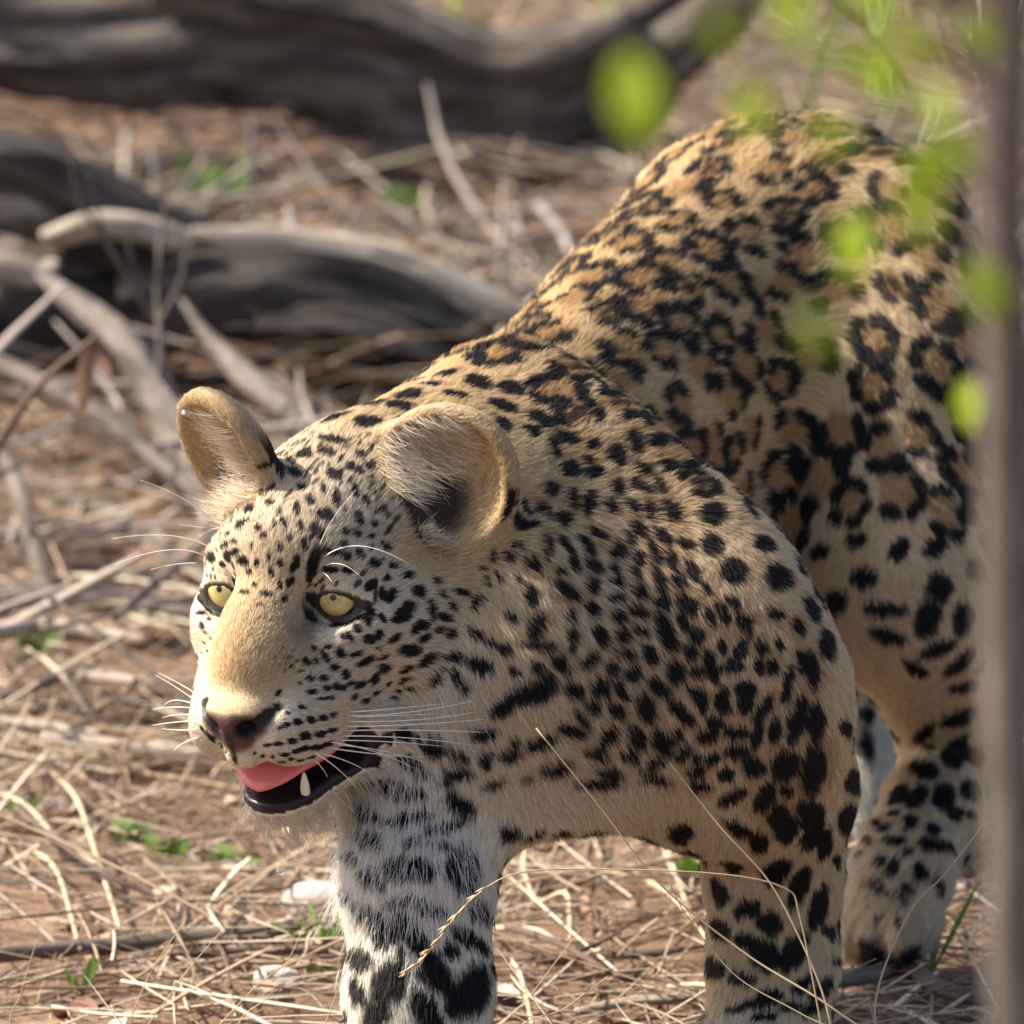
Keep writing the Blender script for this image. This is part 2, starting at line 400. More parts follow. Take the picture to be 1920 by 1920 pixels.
# ---- the coat: markings, and the left ear's shadow as one black spot, traced on the photograph (crop origin, crop scale, spots as x, y, half length, half width, angle)
FACE = ((280, 700), 2.1333, """
500 360 30 10 -10;560 350 18 12 0;615 325 25 14 -20;640 330 14 12 0;710 320 35 14 5;730 270 45 16 5;845 330 20 13 10;800 375 20 14 0;905 300 28 16 10;880 375 24 16 20;835 395 20 13 10;575 400 32 16 30;740 410 28 22 30;605 460 18 14 0;640 515 22 13 60;770 345 24 6 -50;960 270 30 16 0;520 330 22 10 -20;
440 480 34 8 -25;490 455 18 8 -30;405 548 24 12 -40;480 525 14 12 0;590 545 26 12 80;700 470 20 10 80;750 510 34 15 85;820 480 28 13 80;860 510 22 9 60;702 575 32 24 10;668 640 32 22 60;833 583 24 15 70;780 635 14 10 20;823 643 16 11 20;895 608 14 11 20;878 655 12 10 20;365 615 24 11 -50;320 650 12 9 -40;310 690 22 9 -40;440 628 14 12 0;395 600 14 8 -30;505 615 18 8 60;540 605 20 12 60;605 620 20 10 80;620 690 24 12 80;770 688 18 12 20;706 712 16 14 0;655 770 66 21 -78;585 770 30 14 -60;590 740 14 10 0;525 765 16 12 30;525 700 14 10 45;460 660 12 12 0;430 765 12 12 0;400 800 11 10 0;375 755 24 16 30;345 720 20 14 -40;320 735 24 12 70;250 740 20 14 80;300 765 12 9 0;345 838 20 8 70;380 880 22 7 -5;420 850 10 10 0;485 800 22 9 80;465 885 26 9 10;520 850 16 10 80;555 840 18 10 80;572 828 14 10 80;538 905 14 10 60;500 930 8 6 0;440 930 12 5 0;525 940 6 5 0;480 740 12 8 60;345 680 12 9 0;560 670 14 7 80;640 660 10 6 60;
740 720 30 10 0;780 730 20 14 30;835 725 26 12 50;720 785 30 12 5;790 790 22 12 20;898 760 22 18 30;945 690 26 12 30;1030 810 18 16 0;945 820 14 14 0;890 845 28 18 -40;930 880 28 14 80;965 890 28 16 -70;970 770 16 11 30;1140 830 20 12 40;
1075 878 28 22 15;1125 945 36 17 80;1165 885 20 14 20;1210 935 20 16 40;1175 975 20 17 10;1020 955 42 28 -40;985 985 20 14 0;1075 1010 36 18 -20;1055 1030 16 14 0;1095 1058 22 17 -10;1150 1025 20 18 0;1200 1040 26 22 30;1245 880 30 14 20;885 950 22 14 60;930 980 20 12 40;870 985 26 12 70;800 995 70 9 -22;830 1020 18 12 60;800 1055 22 11 60;770 1050 12 8 60;875 1065 20 18 0;912 1045 22 14 -60;973 1060 28 12 -25;1035 1108 38 22 5;1105 1148 40 18 -30;1150 1205 38 14 -30;1130 1240 34 14 -35;1215 1135 42 20 -10;1330 1150 46 26 20;1235 1215 30 20 30;1265 1245 20 16 0;930 1132 24 8 -30;910 1095 10 5 0;862 1150 34 14 -35;820 1125 28 11 -20;760 1118 20 16 80;700 1130 30 12 55;715 1095 12 10 0;652 1098 12 9 50;625 1155 18 12 40;665 1155 16 11 40;738 1180 18 16 10;780 1205 20 15 70;640 1222 17 13 10;690 1222 17 13 0;930 1180 22 18 0;1020 1180 32 12 -25;1015 1222 24 10 -35;895 1225 24 15 -70;835 1250 22 13 -25;798 1243 16 11 -15;742 1255 16 12 0;705 1260 14 10 -10;770 1260 14 10 0;648 1275 17 10 5;700 1300 30 6 -5;860 1310 18 9 -25;812 1298 14 9 -50;900 1280 18 8 -25;950 1240 16 8 -40;1030 1260 36 10 -20;970 1290 12 6 -20;
570 1110 6 5 0;545 1140 6 5 0;560 1140 6 6 0;530 1100 5 4 0;565 1175 7 6 0;540 1190 5 4 0;600 1190 8 7 0;600 1240 8 6 0;545 1165 5 4 0;585 1150 6 5 0;525 1170 4 4 0;500 1140 4 4 0;
515 1278 16 8 -50;490 1308 8 4 -40;610 1335 16 8 10;555 1358 10 7 30;
525 1415 12 8 -20;550 1405 14 10 -10;592 1395 17 12 -5;643 1385 18 13 -5;690 1375 17 12 -10;730 1362 14 10 -20;470 1487 16 5 -5;515 1480 18 7 -5;570 1468 18 11 -5;622 1450 22 14 -5;680 1440 24 12 -10;725 1425 22 8 -10;455 1530 10 6 0;490 1530 10 6 0;540 1522 17 8 -5;580 1512 14 8 -5;615 1500 24 10 -8;665 1495 28 11 -8;710 1480 24 9 -12;420 1520 6 6 0;485 1560 8 5 0;525 1550 14 6 -8;560 1540 12 6 -8;600 1545 14 6 -8;640 1535 18 6 -10;470 1580 6 4 0;510 1575 8 5 0;
200 900 24 8 60;245 955 22 8 35;205 960 14 8 0;240 985 10 6 0;215 1010 14 8 60;230 1040 8 5 0;225 1080 7 4 50;240 1110 6 4 50;250 1060 6 4 50;265 1040 5 4 0;222 1150 7 4 60;230 1180 6 4 60;215 1120 6 4 60;230 1440 40 5 40;250 1465 20 4 40;305 1515 6 5 0;330 1500 6 5 0;290 1495 5 4 0;280 1480 5 4 0;320 1525 5 4 0
""")
NECK = ((850, 800), 2.56, """
375 25 40 22 20;545 60 56 24 10;665 95 28 24 0;780 140 52 38 60;865 75 52 33 70;555 205 48 32 20;665 225 46 26 -10;640 165 30 20 0;480 110 46 24 75;240 360 80 30 -80;465 310 36 30 80;560 350 52 20 85;640 365 62 32 -75;755 390 40 26 50;780 290 36 30 20;890 290 52 24 30;910 210 48 24 35;985 290 50 14 55;850 385 40 20 45;935 405 44 22 70;1040 410 56 34 40;515 450 36 34 20;300 455 40 22 60;350 390 44 13 70;400 390 30 10 80;435 410 44 14 70;370 480 26 20 20;680 515 48 22 35;625 570 54 21 60;525 560 54 20 45;440 575 58 14 85;880 490 40 24 40;1000 525 58 25 45;775 595 38 34 10;840 540 28 18 80;295 580 36 12 75;335 580 30 10 80;260 630 32 18 60;180 620 30 14 80;130 680 22 12 70;160 745 26 15 75;220 715 20 12 60;305 725 26 12 85;385 665 34 24 30;385 620 20 10 80;430 720 16 8 60;505 685 26 18 10;565 650 38 19 70;950 590 68 22 75;885 635 30 28 0;1040 640 40 34 60;1105 560 36 24 45;655 670 36 22 50;760 680 30 24 30;860 690 32 28 10;650 760 34 22 80;775 740 32 26 30;530 780 64 26 40;370 800 48 30 70;885 790 36 32 10;770 815 40 22 -10;985 730 66 25 65;1075 730 34 28 80;1140 690 50 24 70;995 835 46 32 5;1120 850 62 33 40;1205 770 36 18 60;110 840 40 22 -60;270 905 28 16 30;405 920 36 26 -40;380 980 38 20 20;110 990 30 22 20;170 1030 22 16 30;240 1060 34 24 30;555 900 26 24 10;660 870 36 20 50;875 885 48 30 15;780 910 38 26 20;1095 930 54 25 65;1225 910 44 22 70;1290 890 56 28 55;1340 840 34 22 30;1395 940 40 34 60;560 985 26 26 0;690 1000 50 29 65;800 1005 36 32 30;885 978 34 26 5;1010 985 84 40 70;1165 1000 40 34 70;400 1040 74 18 5;560 1050 24 20 0;645 1110 48 24 -40;810 1090 54 22 10;940 1095 46 28 50;1125 1075 40 33 60;1375 1080 68 28 -70;1340 1145 48 28 -10;1285 1055 30 24 60;1480 1060 40 24 60;1465 1150 40 22 80;1530 1150 36 30 60;290 1155 26 20 10;130 1135 60 30 30;400 1150 38 24 50;505 1130 48 29 45;750 1155 30 28 40;850 1175 40 32 0;1055 1170 56 40 70;1165 1170 34 26 0;1235 1145 74 32 75;370 1265 112 42 -12;440 1215 40 28 -60;230 1330 68 34 -30;570 1250 48 34 30;700 1240 44 42 50;780 1230 32 20 70;800 1285 34 18 50;975 1245 62 31 35;910 1330 64 44 60;665 1335 42 28 30;775 1355 44 28 40;610 1395 44 24 45;1190 1310 56 28 75;1170 1270 48 22 20;1285 1300 48 27 -70;1405 1260 54 42 20;1400 1340 36 30 0;1310 1350 30 20 0;1080 1350 56 36 30;1120 1400 38 24 20;1490 1350 68 26 -60;545 1445 64 29 20;730 1475 54 33 -60;865 1475 60 35 55;415 1500 64 32 -20;295 1490 22 22 0;990 1500 58 42 70;1060 1480 48 24 -40;1255 1420 40 36 30;1215 1480 48 30 0;1360 1465 58 29 0;1460 1480 64 24 -70;1540 1460 58 25 -80;1645 1410 100 35 -75;1735 1410 82 39 -85;670 1555 64 22 10;835 1560 40 24 10;945 1610 62 22 -20;970 1680 60 18 10;740 1640 68 23 5;690 1690 100 20 0;490 1620 54 27 -15;270 1555 44 25 -25;135 1600 30 20 30;365 1665 42 15 0;185 1690 48 19 -20;1100 1560 48 30 -30;1180 1580 34 20 -10;1250 1585 36 28 -40;1360 1555 48 32 0;1165 1645 52 22 -10;1310 1660 40 31 -20;1445 1625 46 44 0;1180 1715 48 23 10;1335 1770 64 32 -30;1490 1780 66 38 -60;1590 1620 68 56 -60;1595 1740 34 26 0;1725 1650 104 52 -80;1565 1870 58 54 80;1720 1870 68 54 -75;1715 1165 86 33 80;1660 1130 58 18 85;1600 1240 86 23 -80;1650 960 40 24 60;1540 900 38 25 20;40 1630 46 19 15;30 1560 38 19 10;1420 1010 20 14 60;1560 1040 30 18 60
""")  # one long black spot here paints the ear's shadow into the neck coat
LEG_R = ((580, 1350), 2.667, """
430 345 116 32 5;755 410 64 44 30;500 485 98 32 -12;685 530 78 24 -15;290 465 56 32 20;290 590 66 30 25;515 610 38 15 0;660 620 48 14 5;500 740 112 44 5;770 740 96 58 80;320 790 58 34 40;210 680 40 20 50;360 1040 88 50 60;270 960 48 28 40;500 1060 104 46 55;560 930 66 25 25;640 950 48 22 20;850 950 58 38 60;770 1080 58 37 40;840 1120 48 23 45;700 1150 36 27 30;460 1170 30 17 60;400 1310 94 64 -70;250 1190 48 36 50;245 1350 54 31 75;630 1260 104 46 65;560 1270 30 16 50;810 1350 112 74 -60;340 1470 68 52 -60;580 1450 96 48 60;700 1450 30 20 60;480 75 48 24 20;615 115 48 38 20;520 230 68 24 20;735 240 64 25 5;740 150 46 20 40;860 45 56 25 -10;875 160 46 17 -20;860 195 28 18 0;1005 150 44 28 -20;670 290 38 22 -20;895 300 34 17 -30;330 200 38 22 60;1000 550 46 32 0;420 900 40 18 -20;200 880 40 24 50
""")
LEGS = ((1250, 1100), 2.342, """
520 1050 76 42 80;640 1050 86 42 -70;320 1060 68 26 20;400 1120 44 36 -60;480 1240 66 42 -30;280 1210 48 38 30;580 1310 86 38 -70;690 1130 66 30 -75;235 1340 56 33 70;355 1410 52 38 -20;450 1470 54 48 40;665 1400 94 35 -75;740 1200 28 18 80;235 1500 48 38 60;345 1550 48 30 10;430 1620 76 54 40;560 1600 86 48 -60;210 1670 48 34 60;330 1720 56 29 10;600 1740 58 25 -40;680 1760 58 29 -50;400 1830 76 23 -5;550 1840 48 20 -10;460 1790 48 20 0;300 1860 38 17 0;640 1850 48 23 -30;430 1890 58 17 -5;740 1640 20 14 0;710 1510 36 26 60;
960 95 86 27 0;1145 130 76 50 -70;1295 130 66 42 -80;970 210 68 28 15;1185 265 76 27 -20;1090 350 58 25 30;1290 320 76 28 -40;1370 350 36 29 0;1300 430 62 27 -5;1280 570 76 32 -20;1130 635 58 27 -50;1155 700 24 20 0;1260 745 68 44 -80;1350 740 43 37 -50;1145 810 46 38 10;1030 920 48 32 -40;1100 930 58 32 -60;1215 930 58 46 -70;1340 890 44 38 20;1265 1000 36 33 0;1075 1035 34 25 -70;1170 1070 30 25 40;1335 1000 20 16 0;1000 1000 20 14 0;925 1040 20 14 30;965 1060 24 15 -40;885 1105 26 17 30;1010 1115 46 19 10;1065 1165 22 15 0;1140 1130 33 26 30;1230 1140 56 19 20;1310 1190 38 28 60;945 1200 30 23 40;995 1230 38 23 -70;850 1170 16 13 0;1110 1250 38 28 60;1060 1320 35 19 40;920 1300 35 13 15;970 1335 35 11 10;1040 1370 33 15 50;940 1450 20 15 0;1025 1460 24 18 80;1250 1300 56 19 40;1190 1300 38 19 60;
780 620 38 27 70;880 690 64 23 80;825 850 74 50 10;800 1020 66 50 80;880 570 38 25 80
""")
def parse(block):
    (ox, oy), sc, txt = block
    out = []
    for r in txt.replace('\n', '').split(';'):
        if r.strip():
            x, y, a, b, g = map(float, r.split())
            out.append((ox + x / sc, oy + y / sc, a / sc, b / sc, math.radians(g)))
    return out
def in_poly(u, v, poly):
    inside = np.zeros(len(u), bool)
    for (x1, y1), (x2, y2) in zip(poly, poly[1:] + poly[:1]):
        c = ((y1 > v) != (y2 > v)) & (u < (x2 - x1) * (v - y1) / (y2 - y1 + 1e-9) + x1)
        inside ^= c
    return inside

FUR_DENSITY = 1.0
GRID_H = 0.0029
V0, F0 = surface(GRID_H)
V0 = laplace(V0, F0, 2, 0.5)
# keep the one connected body
def normals(v, f):
    n = np.cross(v[f[:, 2]] - v[f[:, 0]], v[f[:, 3]] - v[f[:, 1]])
    vn = np.stack([sum(np.bincount(f[:, j], n[:, k], len(v)) for j in range(4)) for k in range(3)], 1)
    return unit(vn), n
N0, FN0 = normals(V0, F0)
NV = len(V0)

# ---- per vertex: fur flow, length, paleness and kind, blended from the primitives
def blend(p):
    n = len(p)
    acc = np.zeros((n, 7)); w = np.zeros(n)
    cell = np.floor(p / 0.06).astype(int)
    key = (cell[:, 0] + 64) * 65536 + (cell[:, 1] + 64) * 256 + cell[:, 2] + 64
    order = np.argsort(key, kind='stable')
    st = np.flatnonzero(np.r_[True, np.diff(key[order]) != 0, True])
    for a, b in zip(st[:-1], st[1:]):
        ii = order[a:b]; pp = p[ii]; c = pp.mean(0)
        for q, (bc, br) in zip(PRIMS, BND):
            if q['op'] != 'add' or np.linalg.norm(bc - c) > br + 0.055 + 0.06: continue
            head = q['k'] < 0.026
            tau = 0.004 if head else 0.009
            ww = np.exp(-np.maximum(d_prim(pp, q), -0.004) / tau) * (1.5 if head else 1.0)
            at = q['at']
            row = np.r_[unit(at['flow']), at['ln'], at['pale'], at['gold'], at['kind']]
            acc[ii] += ww[:, None] * row; w[ii] += ww
    return acc / (w[:, None] + 1e-9)
ATT = blend(V0)
ATT = laplace(ATT, F0, 6, 0.5)
FLOW = ATT[:, :3] - N0 * (ATT[:, :3] * N0).sum(1)[:, None]
FLOW = unit(laplace(unit(FLOW), F0, 10, 0.5))
LEN, PALE, GOLD, KIND = ATT[:, 3].copy(), ATT[:, 4].copy(), ATT[:, 5].copy(), ATT[:, 6].copy()

# ---- masks for the face, in head coordinates
SUBS = [q for q in PRIMS if q['op'] == 'sub']
q_mouth = SUBS[0:3]; q_nostr = [SUBS[3], SUBS[4], SUBS[6], SUBS[7], SUBS[9]]; q_eye = [q for q in PRIMS if q['t'] == 'l']
q_ears = [q for q in PRIMS if q['t'] == 'b']
q_nose = [q for q in PRIMS if q['at'].get('kind') == -1 and q['op'] == 'add']
def masks(p):
    l = HL(p)
    near = (np.abs(l) < 0.2).all(1)
    m = {k: np.full(len(p), 1.0) for k in ('mouth', 'nostril', 'eye', 'nose', 'ear_out', 'ear_in')}
    pp = p[near]
    m['mouth'][near] = np.min([d_prim(pp, q) for q in q_mouth], 0)
    m['nostril'][near] = np.min([d_prim(pp, q) for q in q_nostr], 0)
    # distance to the rim of each eye opening: off the lid planes, on the ball
    er = []
    for k in (0, 2):
        a, b = q_eye[k], q_eye[k + 1]
        pa, pb = (pp - a['h']) @ a['n'], (pp - b['h']) @ b['n']
        ball = np.abs(np.sqrt(((pp - a['c']) ** 2).sum(1)) - a['R'])
        front = (pp - a['c']) @ EYES[k // 2][1]
        er.append(np.where(front > 0, np.maximum(np.maximum(np.maximum(pa, pb), 0) * .0 + np.where((pa < 0) & (pb < 0), 0, np.minimum(np.where(pa > 0, pa, 9), np.where(pb > 0, pb, 9))), ball * .8), 1.0))
    m['eye'][near] = np.min(er, 0)
    m['nose'][near] = np.min([d_prim(pp, q) for q in q_nose], 0)
    m['ear_out'][near] = np.min([d_ell(pp, q['c'], q['A'], q['r']) for q in q_ears], 0)
    m['ear_in'][near] = np.min([d_ell(pp, q['c2'], q['A'], q['r2']) for q in q_ears], 0)
    m['l'] = l
    return m
# ---- spots in space: centre, two in-plane axes (length = half size), normal
TRI0 = np.concatenate([F0[:, [0, 1, 2]], F0[:, [0, 2, 3]]])
BVH = BVHTree.FromPolygons(V0.tolist(), F0.tolist())
SPOTS = []          # (c, Ta, Tb, n, strength, kind)   kind 0 black, 1 ochre
def ray_hit(u, v):
    d = FW + (u - 960) / F_PX * RT - (v - 960) / F_PX * UP
    return BVH.ray_cast(Vector(CAM), Vector(d))
for blk, grow in ((FACE, 1.28), (NECK, 1.30), (LEG_R, 1.45), (LEGS, 1.26)):
    for (u, v, a, b, g) in parse(blk):
        hit = ray_hit(u, v)
        if hit[0] is None or hit[0][1] > 1.5: continue
        c = np.array(hit[0]); n = np.array(hit[1])
        view = unit(c - CAM)
        if n @ view > 0: n = -n
        vn = min(n @ view, -0.38)
        sc = np.linalg.norm(c - CAM) / F_PX
        ax = []
        for (du, dv), s in (((math.cos(g), math.sin(g)), a), ((-math.sin(g), math.cos(g)), b)):
            d = RT * du - UP * dv
            T = d - view * (d @ n) / vn
            ax.append(T * s * sc * grow)
        SPOTS.append((c, ax[0], ax[1], n, 1.0, 0))
        if blk is NECK and len(SPOTS) % 5 < 3 and u > 1000: SPOTS.append((c, ax[0] * 1.5 + ax[1] * .4, ax[1] * 1.9, n, .6, 1))
N_TRACED = len(SPOTS)

# where the tracing covers the visible coat no further markings are strewn
PX = proj(V0)
VIEW = unit(V0 - CAM)
FACING = (N0 * VIEW).sum(1) < -0.05
def crop4(pts): return [(850 + x / 2.56, 800 + y / 2.56) for x, y in pts]
COVER = [
    [(330, 700), (560, 800), (700, 810), (860, 790), (960, 900), (960, 1300), (900, 1460), (640, 1600), (330, 1560)],
    crop4([(60, 120), (300, -20), (900, 0), (1020, 240), (1130, 500), (1250, 740), (1450, 860), (1650, 880), (1850, 1130), (1850, 1920), (0, 1920), (0, 700)]),
    [(620, 1340), (980, 1340), (960, 1600), (940, 1960), (620, 1960)],
    [(1300, 1400), (1600, 1400), (1640, 1960), (1280, 1960)],
    [(1570, 1120), (1900, 1100), (1900, 1780), (1540, 1780)],
]
cov = np.zeros(NV, bool)
for poly in COVER: cov |= in_poly(PX[:, 0], PX[:, 1], poly)
cov &= FACING & (V0[:, 1] < 1.2)
prng = np.random.default_rng(11)
cand = prng.permutation(NV)
hashg = {}
def far_enough(p, s):
    c = tuple(np.floor(p / 0.04).astype(int))
    for i in (-1, 0, 1):
        for j in (-1, 0, 1):
            for k in (-1, 0, 1):
                for q, sq in hashg.get((c[0] + i, c[1] + j, c[2] + k), ()):
                    if ((p - q) ** 2).sum() < ((s + sq) / 2) ** 2: return False
    hashg.setdefault(c, []).append((p, s))
    return True
for c, *_ in SPOTS:
    hashg.setdefault(tuple(np.floor(c / 0.04).astype(int)), []).append((c, 0.014))
for i in cand[:90000]:
    k = KIND[i]
    p = V0[i]; n = N0[i]; f = FLOW[i]; sd = np.cross(n, f)
    if cov[i] and .5 < k < 1.4:
        q = HL(p[None])[0]
        if q[2] > .008 and q[1] < .02 and q[1] > -.11 and far_enough(p, .0045):      # fine streaks between the traced ones of the forehead
            a = .0022 + .0022 * prng.random(); SPOTS.append((p, f * a, sd * a * .5, n, .9, 0))
        continue
    if cov[i] or k < 0.7: continue
    if k > 2.55:
        if not far_enough(p, 0.0285 + 0.006 * prng.random()): continue
        up_ = sstep(0.55, 0.95, n[2])
        ca, sa = math.cos(prng.normal(0, .5)), 0
        R = 0.0125 * (0.85 + 0.4 * prng.random()); st = 1.15 + 0.35 * prng.random()
        SPOTS.append((p, f * R * 1.05 * st, sd * R * 0.95, n, 0.9, 1))
        nb = prng.integers(4, 7); t0 = prng.random() * 6.28
        gap = prng.random() < 0.7
        for j in range(nb - (1 if gap else 0)):
            t = t0 + 6.283 * (j + prng.normal(0, .12)) / nb
            q = p + f * math.cos(t) * R * st + sd * math.sin(t) * R
            ra = R * (0.55 + 0.22 * prng.random()); rb = R * (0.34 + 0.14 * prng.random())
            tv = -f * math.sin(t) * st + sd * math.cos(t); tv = unit(tv)
            SPOTS.append((q, tv * ra * 1.12, np.cross(n, tv) * rb * 1.18, n, 1.0, 0))
        if up_ > .3 and prng.random() < up_ * .45:
            SPOTS.append((p, f * R * .9, sd * R * .4, n, 0.9, 0))
    elif k > 1.5:
        if not far_enough(p, 0.0215 + 0.007 * prng.random()): continue
        a = 0.0095 + 0.005 * prng.random(); b = a * (0.55 + 0.35 * prng.random())
        g = prng.normal(math.pi / 2, .6); tv = f * math.cos(g) + sd * math.sin(g)
        SPOTS.append((p, tv * a, np.cross(n, tv) * b, n, 1.0, 0))
    else:
        if not far_enough(p, 0.0120 + 0.004 * prng.random()): continue
        a = 0.0038 + 0.002 * prng.random(); b = a * .65
        SPOTS.append((p, f * a, sd * b, n, 1.0, 0))

def spot_masks(p):
    """black and ochre amounts at points p"""
    n = len(p)
    out = np.zeros((2, n), np.float32)
    C = 0.015
    cell = np.floor(p / C).astype(np.int64) + 512
    key = (cell[:, 0] * 1024 + cell[:, 1]) * 1024 + cell[:, 2]
    order = np.argsort(key, kind='stable'); ks = key[order]
    uk, us = np.unique(ks, return_index=True)
    ue = np.r_[us[1:], n]
    table = dict(zip(uk.tolist(), zip(us.tolist(), ue.tolist())))
    nz = (vnoise(p / 0.0040) - 0.5) * 0.55 + (vnoise(p / 0.0015 + 31) - 0.5) * 0.35
    for c, Ta, Tb, nn, s, kd in SPOTS:
        a, b = np.linalg.norm(Ta), np.linalg.norm(Tb)
        R = 1.4 * max(a, b)
        lo = np.floor((c - R) / C).astype(int) + 512; hi = np.floor((c + R) / C).astype(int) + 512
        ids = []
        for i in range(lo[0], hi[0] + 1):
            for j in range(lo[1], hi[1] + 1):
                for k in range(lo[2], hi[2] + 1):
                    e = table.get((i * 1024 + j) * 1024 + k)
                    if e: ids.append(order[e[0]:e[1]])
        if not ids: continue
        ids = np.concatenate(ids)
        d = p[ids] - c
        M = np.linalg.inv(np.array([Ta, Tb, nn * (max(a, b) + 0.004)]).T)
        q = d @ M.T
        r = np.sqrt(q[:, 0] ** 2 + q[:, 1] ** 2 + 0.6 * q[:, 2] ** 4)
        m = s * (1 - sstep(0.80, 1.12, r + nz[ids] * (0.55 if b > .003 else .3)))
        np.maximum(out[kd][ids], m, out=m)
        out[kd][ids] = m
    return out
def lin(c): return np.array(c, float)
C_GOLD, C_TAN, C_PALE = lin((.50, .318, .140)), lin((.54, .390, .205)), lin((.74, .665, .54))
C_BLACK, C_OCHRE = lin((.008, .0062, .0055)), lin((.31, .165, .06))
def coat(p, pale, gold, n):
    """base colour of the coat at points p"""
    bl, oc = spot_masks(p)
    nz = vnoise(p / 0.03) - .5
    g = np.clip(gold + nz * .25, 0, 1)[:, None]
    col = C_TAN * (1 - g) + C_GOLD * g
    w = np.clip(pale + nz * .2 + .25 * sstep(.1, -.7, n[:, 2]), 0, 1)[:, None]
    col = col * (1 - w) + C_PALE * w
    col = col * (1 - oc[:, None] * (1 - w * .7)) + C_OCHRE * (oc[:, None] * (1 - w * .7))
    m = masks(p); l = m['l']
    hd = (np.abs(l) < .2).all(1)
    # pale marks beside the eyes and the muzzle, tan bridge of the nose
    for s in (-1, 1):
        d = l - np.array([s * .0195, .012, -.016])
        wp = np.exp(-((d[:, 0] / .006) ** 2 + (d[:, 1] / .02) ** 2 + (d[:, 2] / .012) ** 2)) * hd * .9
        col = col * (1 - wp[:, None]) + C_PALE * wp[:, None]
        d = l - np.array([s * .040, 0, -.019])
        wp = np.exp(-((d[:, 0] / .014) ** 2 + (d[:, 1] / .03) ** 2 + (d[:, 2] / .0035) ** 2)) * hd * .8
        col = col * (1 - wp[:, None]) + C_PALE * wp[:, None]
        # dark inner corner of the eye
        d = l - np.array([s * .0240, .010, -.0115])
        wp = np.exp(-(((d[:, 0] + s * (d[:, 2]) * .5) / .0052) ** 2 + (d[:, 1] / .02) ** 2 + (d[:, 2] / .010) ** 2)) * hd * 1.3
        wp = np.minimum(wp, 1)
        bl = np.maximum(bl, wp * .97)
    eye = sstep(.0042, .0026, m['eye'])
    bl = np.maximum(bl, eye * .97)
    lip = sstep(.0035, .001, m['mouth'])
    bl = np.maximum(bl, lip * .9)
    # ears: black band on the back, brownish depth inside
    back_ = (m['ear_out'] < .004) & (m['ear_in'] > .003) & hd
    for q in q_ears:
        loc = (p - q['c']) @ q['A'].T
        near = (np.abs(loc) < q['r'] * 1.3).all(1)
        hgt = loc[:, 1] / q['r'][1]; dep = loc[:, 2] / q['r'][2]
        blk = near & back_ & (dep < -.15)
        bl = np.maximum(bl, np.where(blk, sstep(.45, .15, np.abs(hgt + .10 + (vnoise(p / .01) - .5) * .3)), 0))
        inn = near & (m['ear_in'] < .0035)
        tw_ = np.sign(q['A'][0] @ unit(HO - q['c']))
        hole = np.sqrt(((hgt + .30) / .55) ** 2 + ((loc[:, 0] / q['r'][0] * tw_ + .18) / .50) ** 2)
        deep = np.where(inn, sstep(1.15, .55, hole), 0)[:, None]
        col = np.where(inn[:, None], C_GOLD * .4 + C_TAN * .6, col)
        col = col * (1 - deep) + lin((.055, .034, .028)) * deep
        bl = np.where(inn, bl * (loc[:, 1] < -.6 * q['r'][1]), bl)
    col = col * (1 - bl[:, None]) + C_BLACK * bl[:, None]
    return col, m

# ---- skin colours on the body mesh
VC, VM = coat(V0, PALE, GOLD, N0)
l = VM['l']; hd = (np.abs(l) < .2).all(1)
leather = hd & (VM['nose'] < .0040) & (l[:, 1] > .056) & (l[:, 2] < -.0470 - .25 * (.078 - l[:, 1])) & (l[:, 2] > -.0735)
leather_s = laplace(leather.astype(float)[:, None], F0, 2, .5)[:, 0]
noser = np.abs(l[:, 0])
nose_col = lin((.085, .036, .033)) * (1 - sstep(.006, .016, noser))[:, None] + lin((.022, .014, .014)) * sstep(.006, .016, noser)[:, None]
VC = VC * (1 - leather_s[:, None]) + nose_col * leather_s[:, None]
nos = sstep(.0028, .0010, VM['nostril']) * hd
VC = VC * (1 - nos[:, None]) + lin((.010, .007, .007)) * nos[:, None]
mouth_in = hd & (VM['mouth'] < .0022)
lower_lip = hd & (VM['mouth'] < .0105) & (l[:, 2] < -.099 + .22 * np.clip(.03 - l[:, 1], 0, .1)) & (N0 @ Hd((0, 0, 1)) > -.45)
VC[mouth_in] = lin((.016, .009, .009))
VC[lower_lip] = lin((.014, .010, .011))
WET = np.clip(np.maximum.reduce([leather_s * .8, mouth_in * 1.0, lower_lip * 1.0, sstep(.0030, .001, VM['eye']) * hd]), 0, 1)
BALD = (leather_s > .35) | mouth_in | lower_lip | (hd & (VM['eye'] < .0016)) | (hd & (VM['nostril'] < .0018))
ear_deep = hd & (VM['ear_in'] < .003)

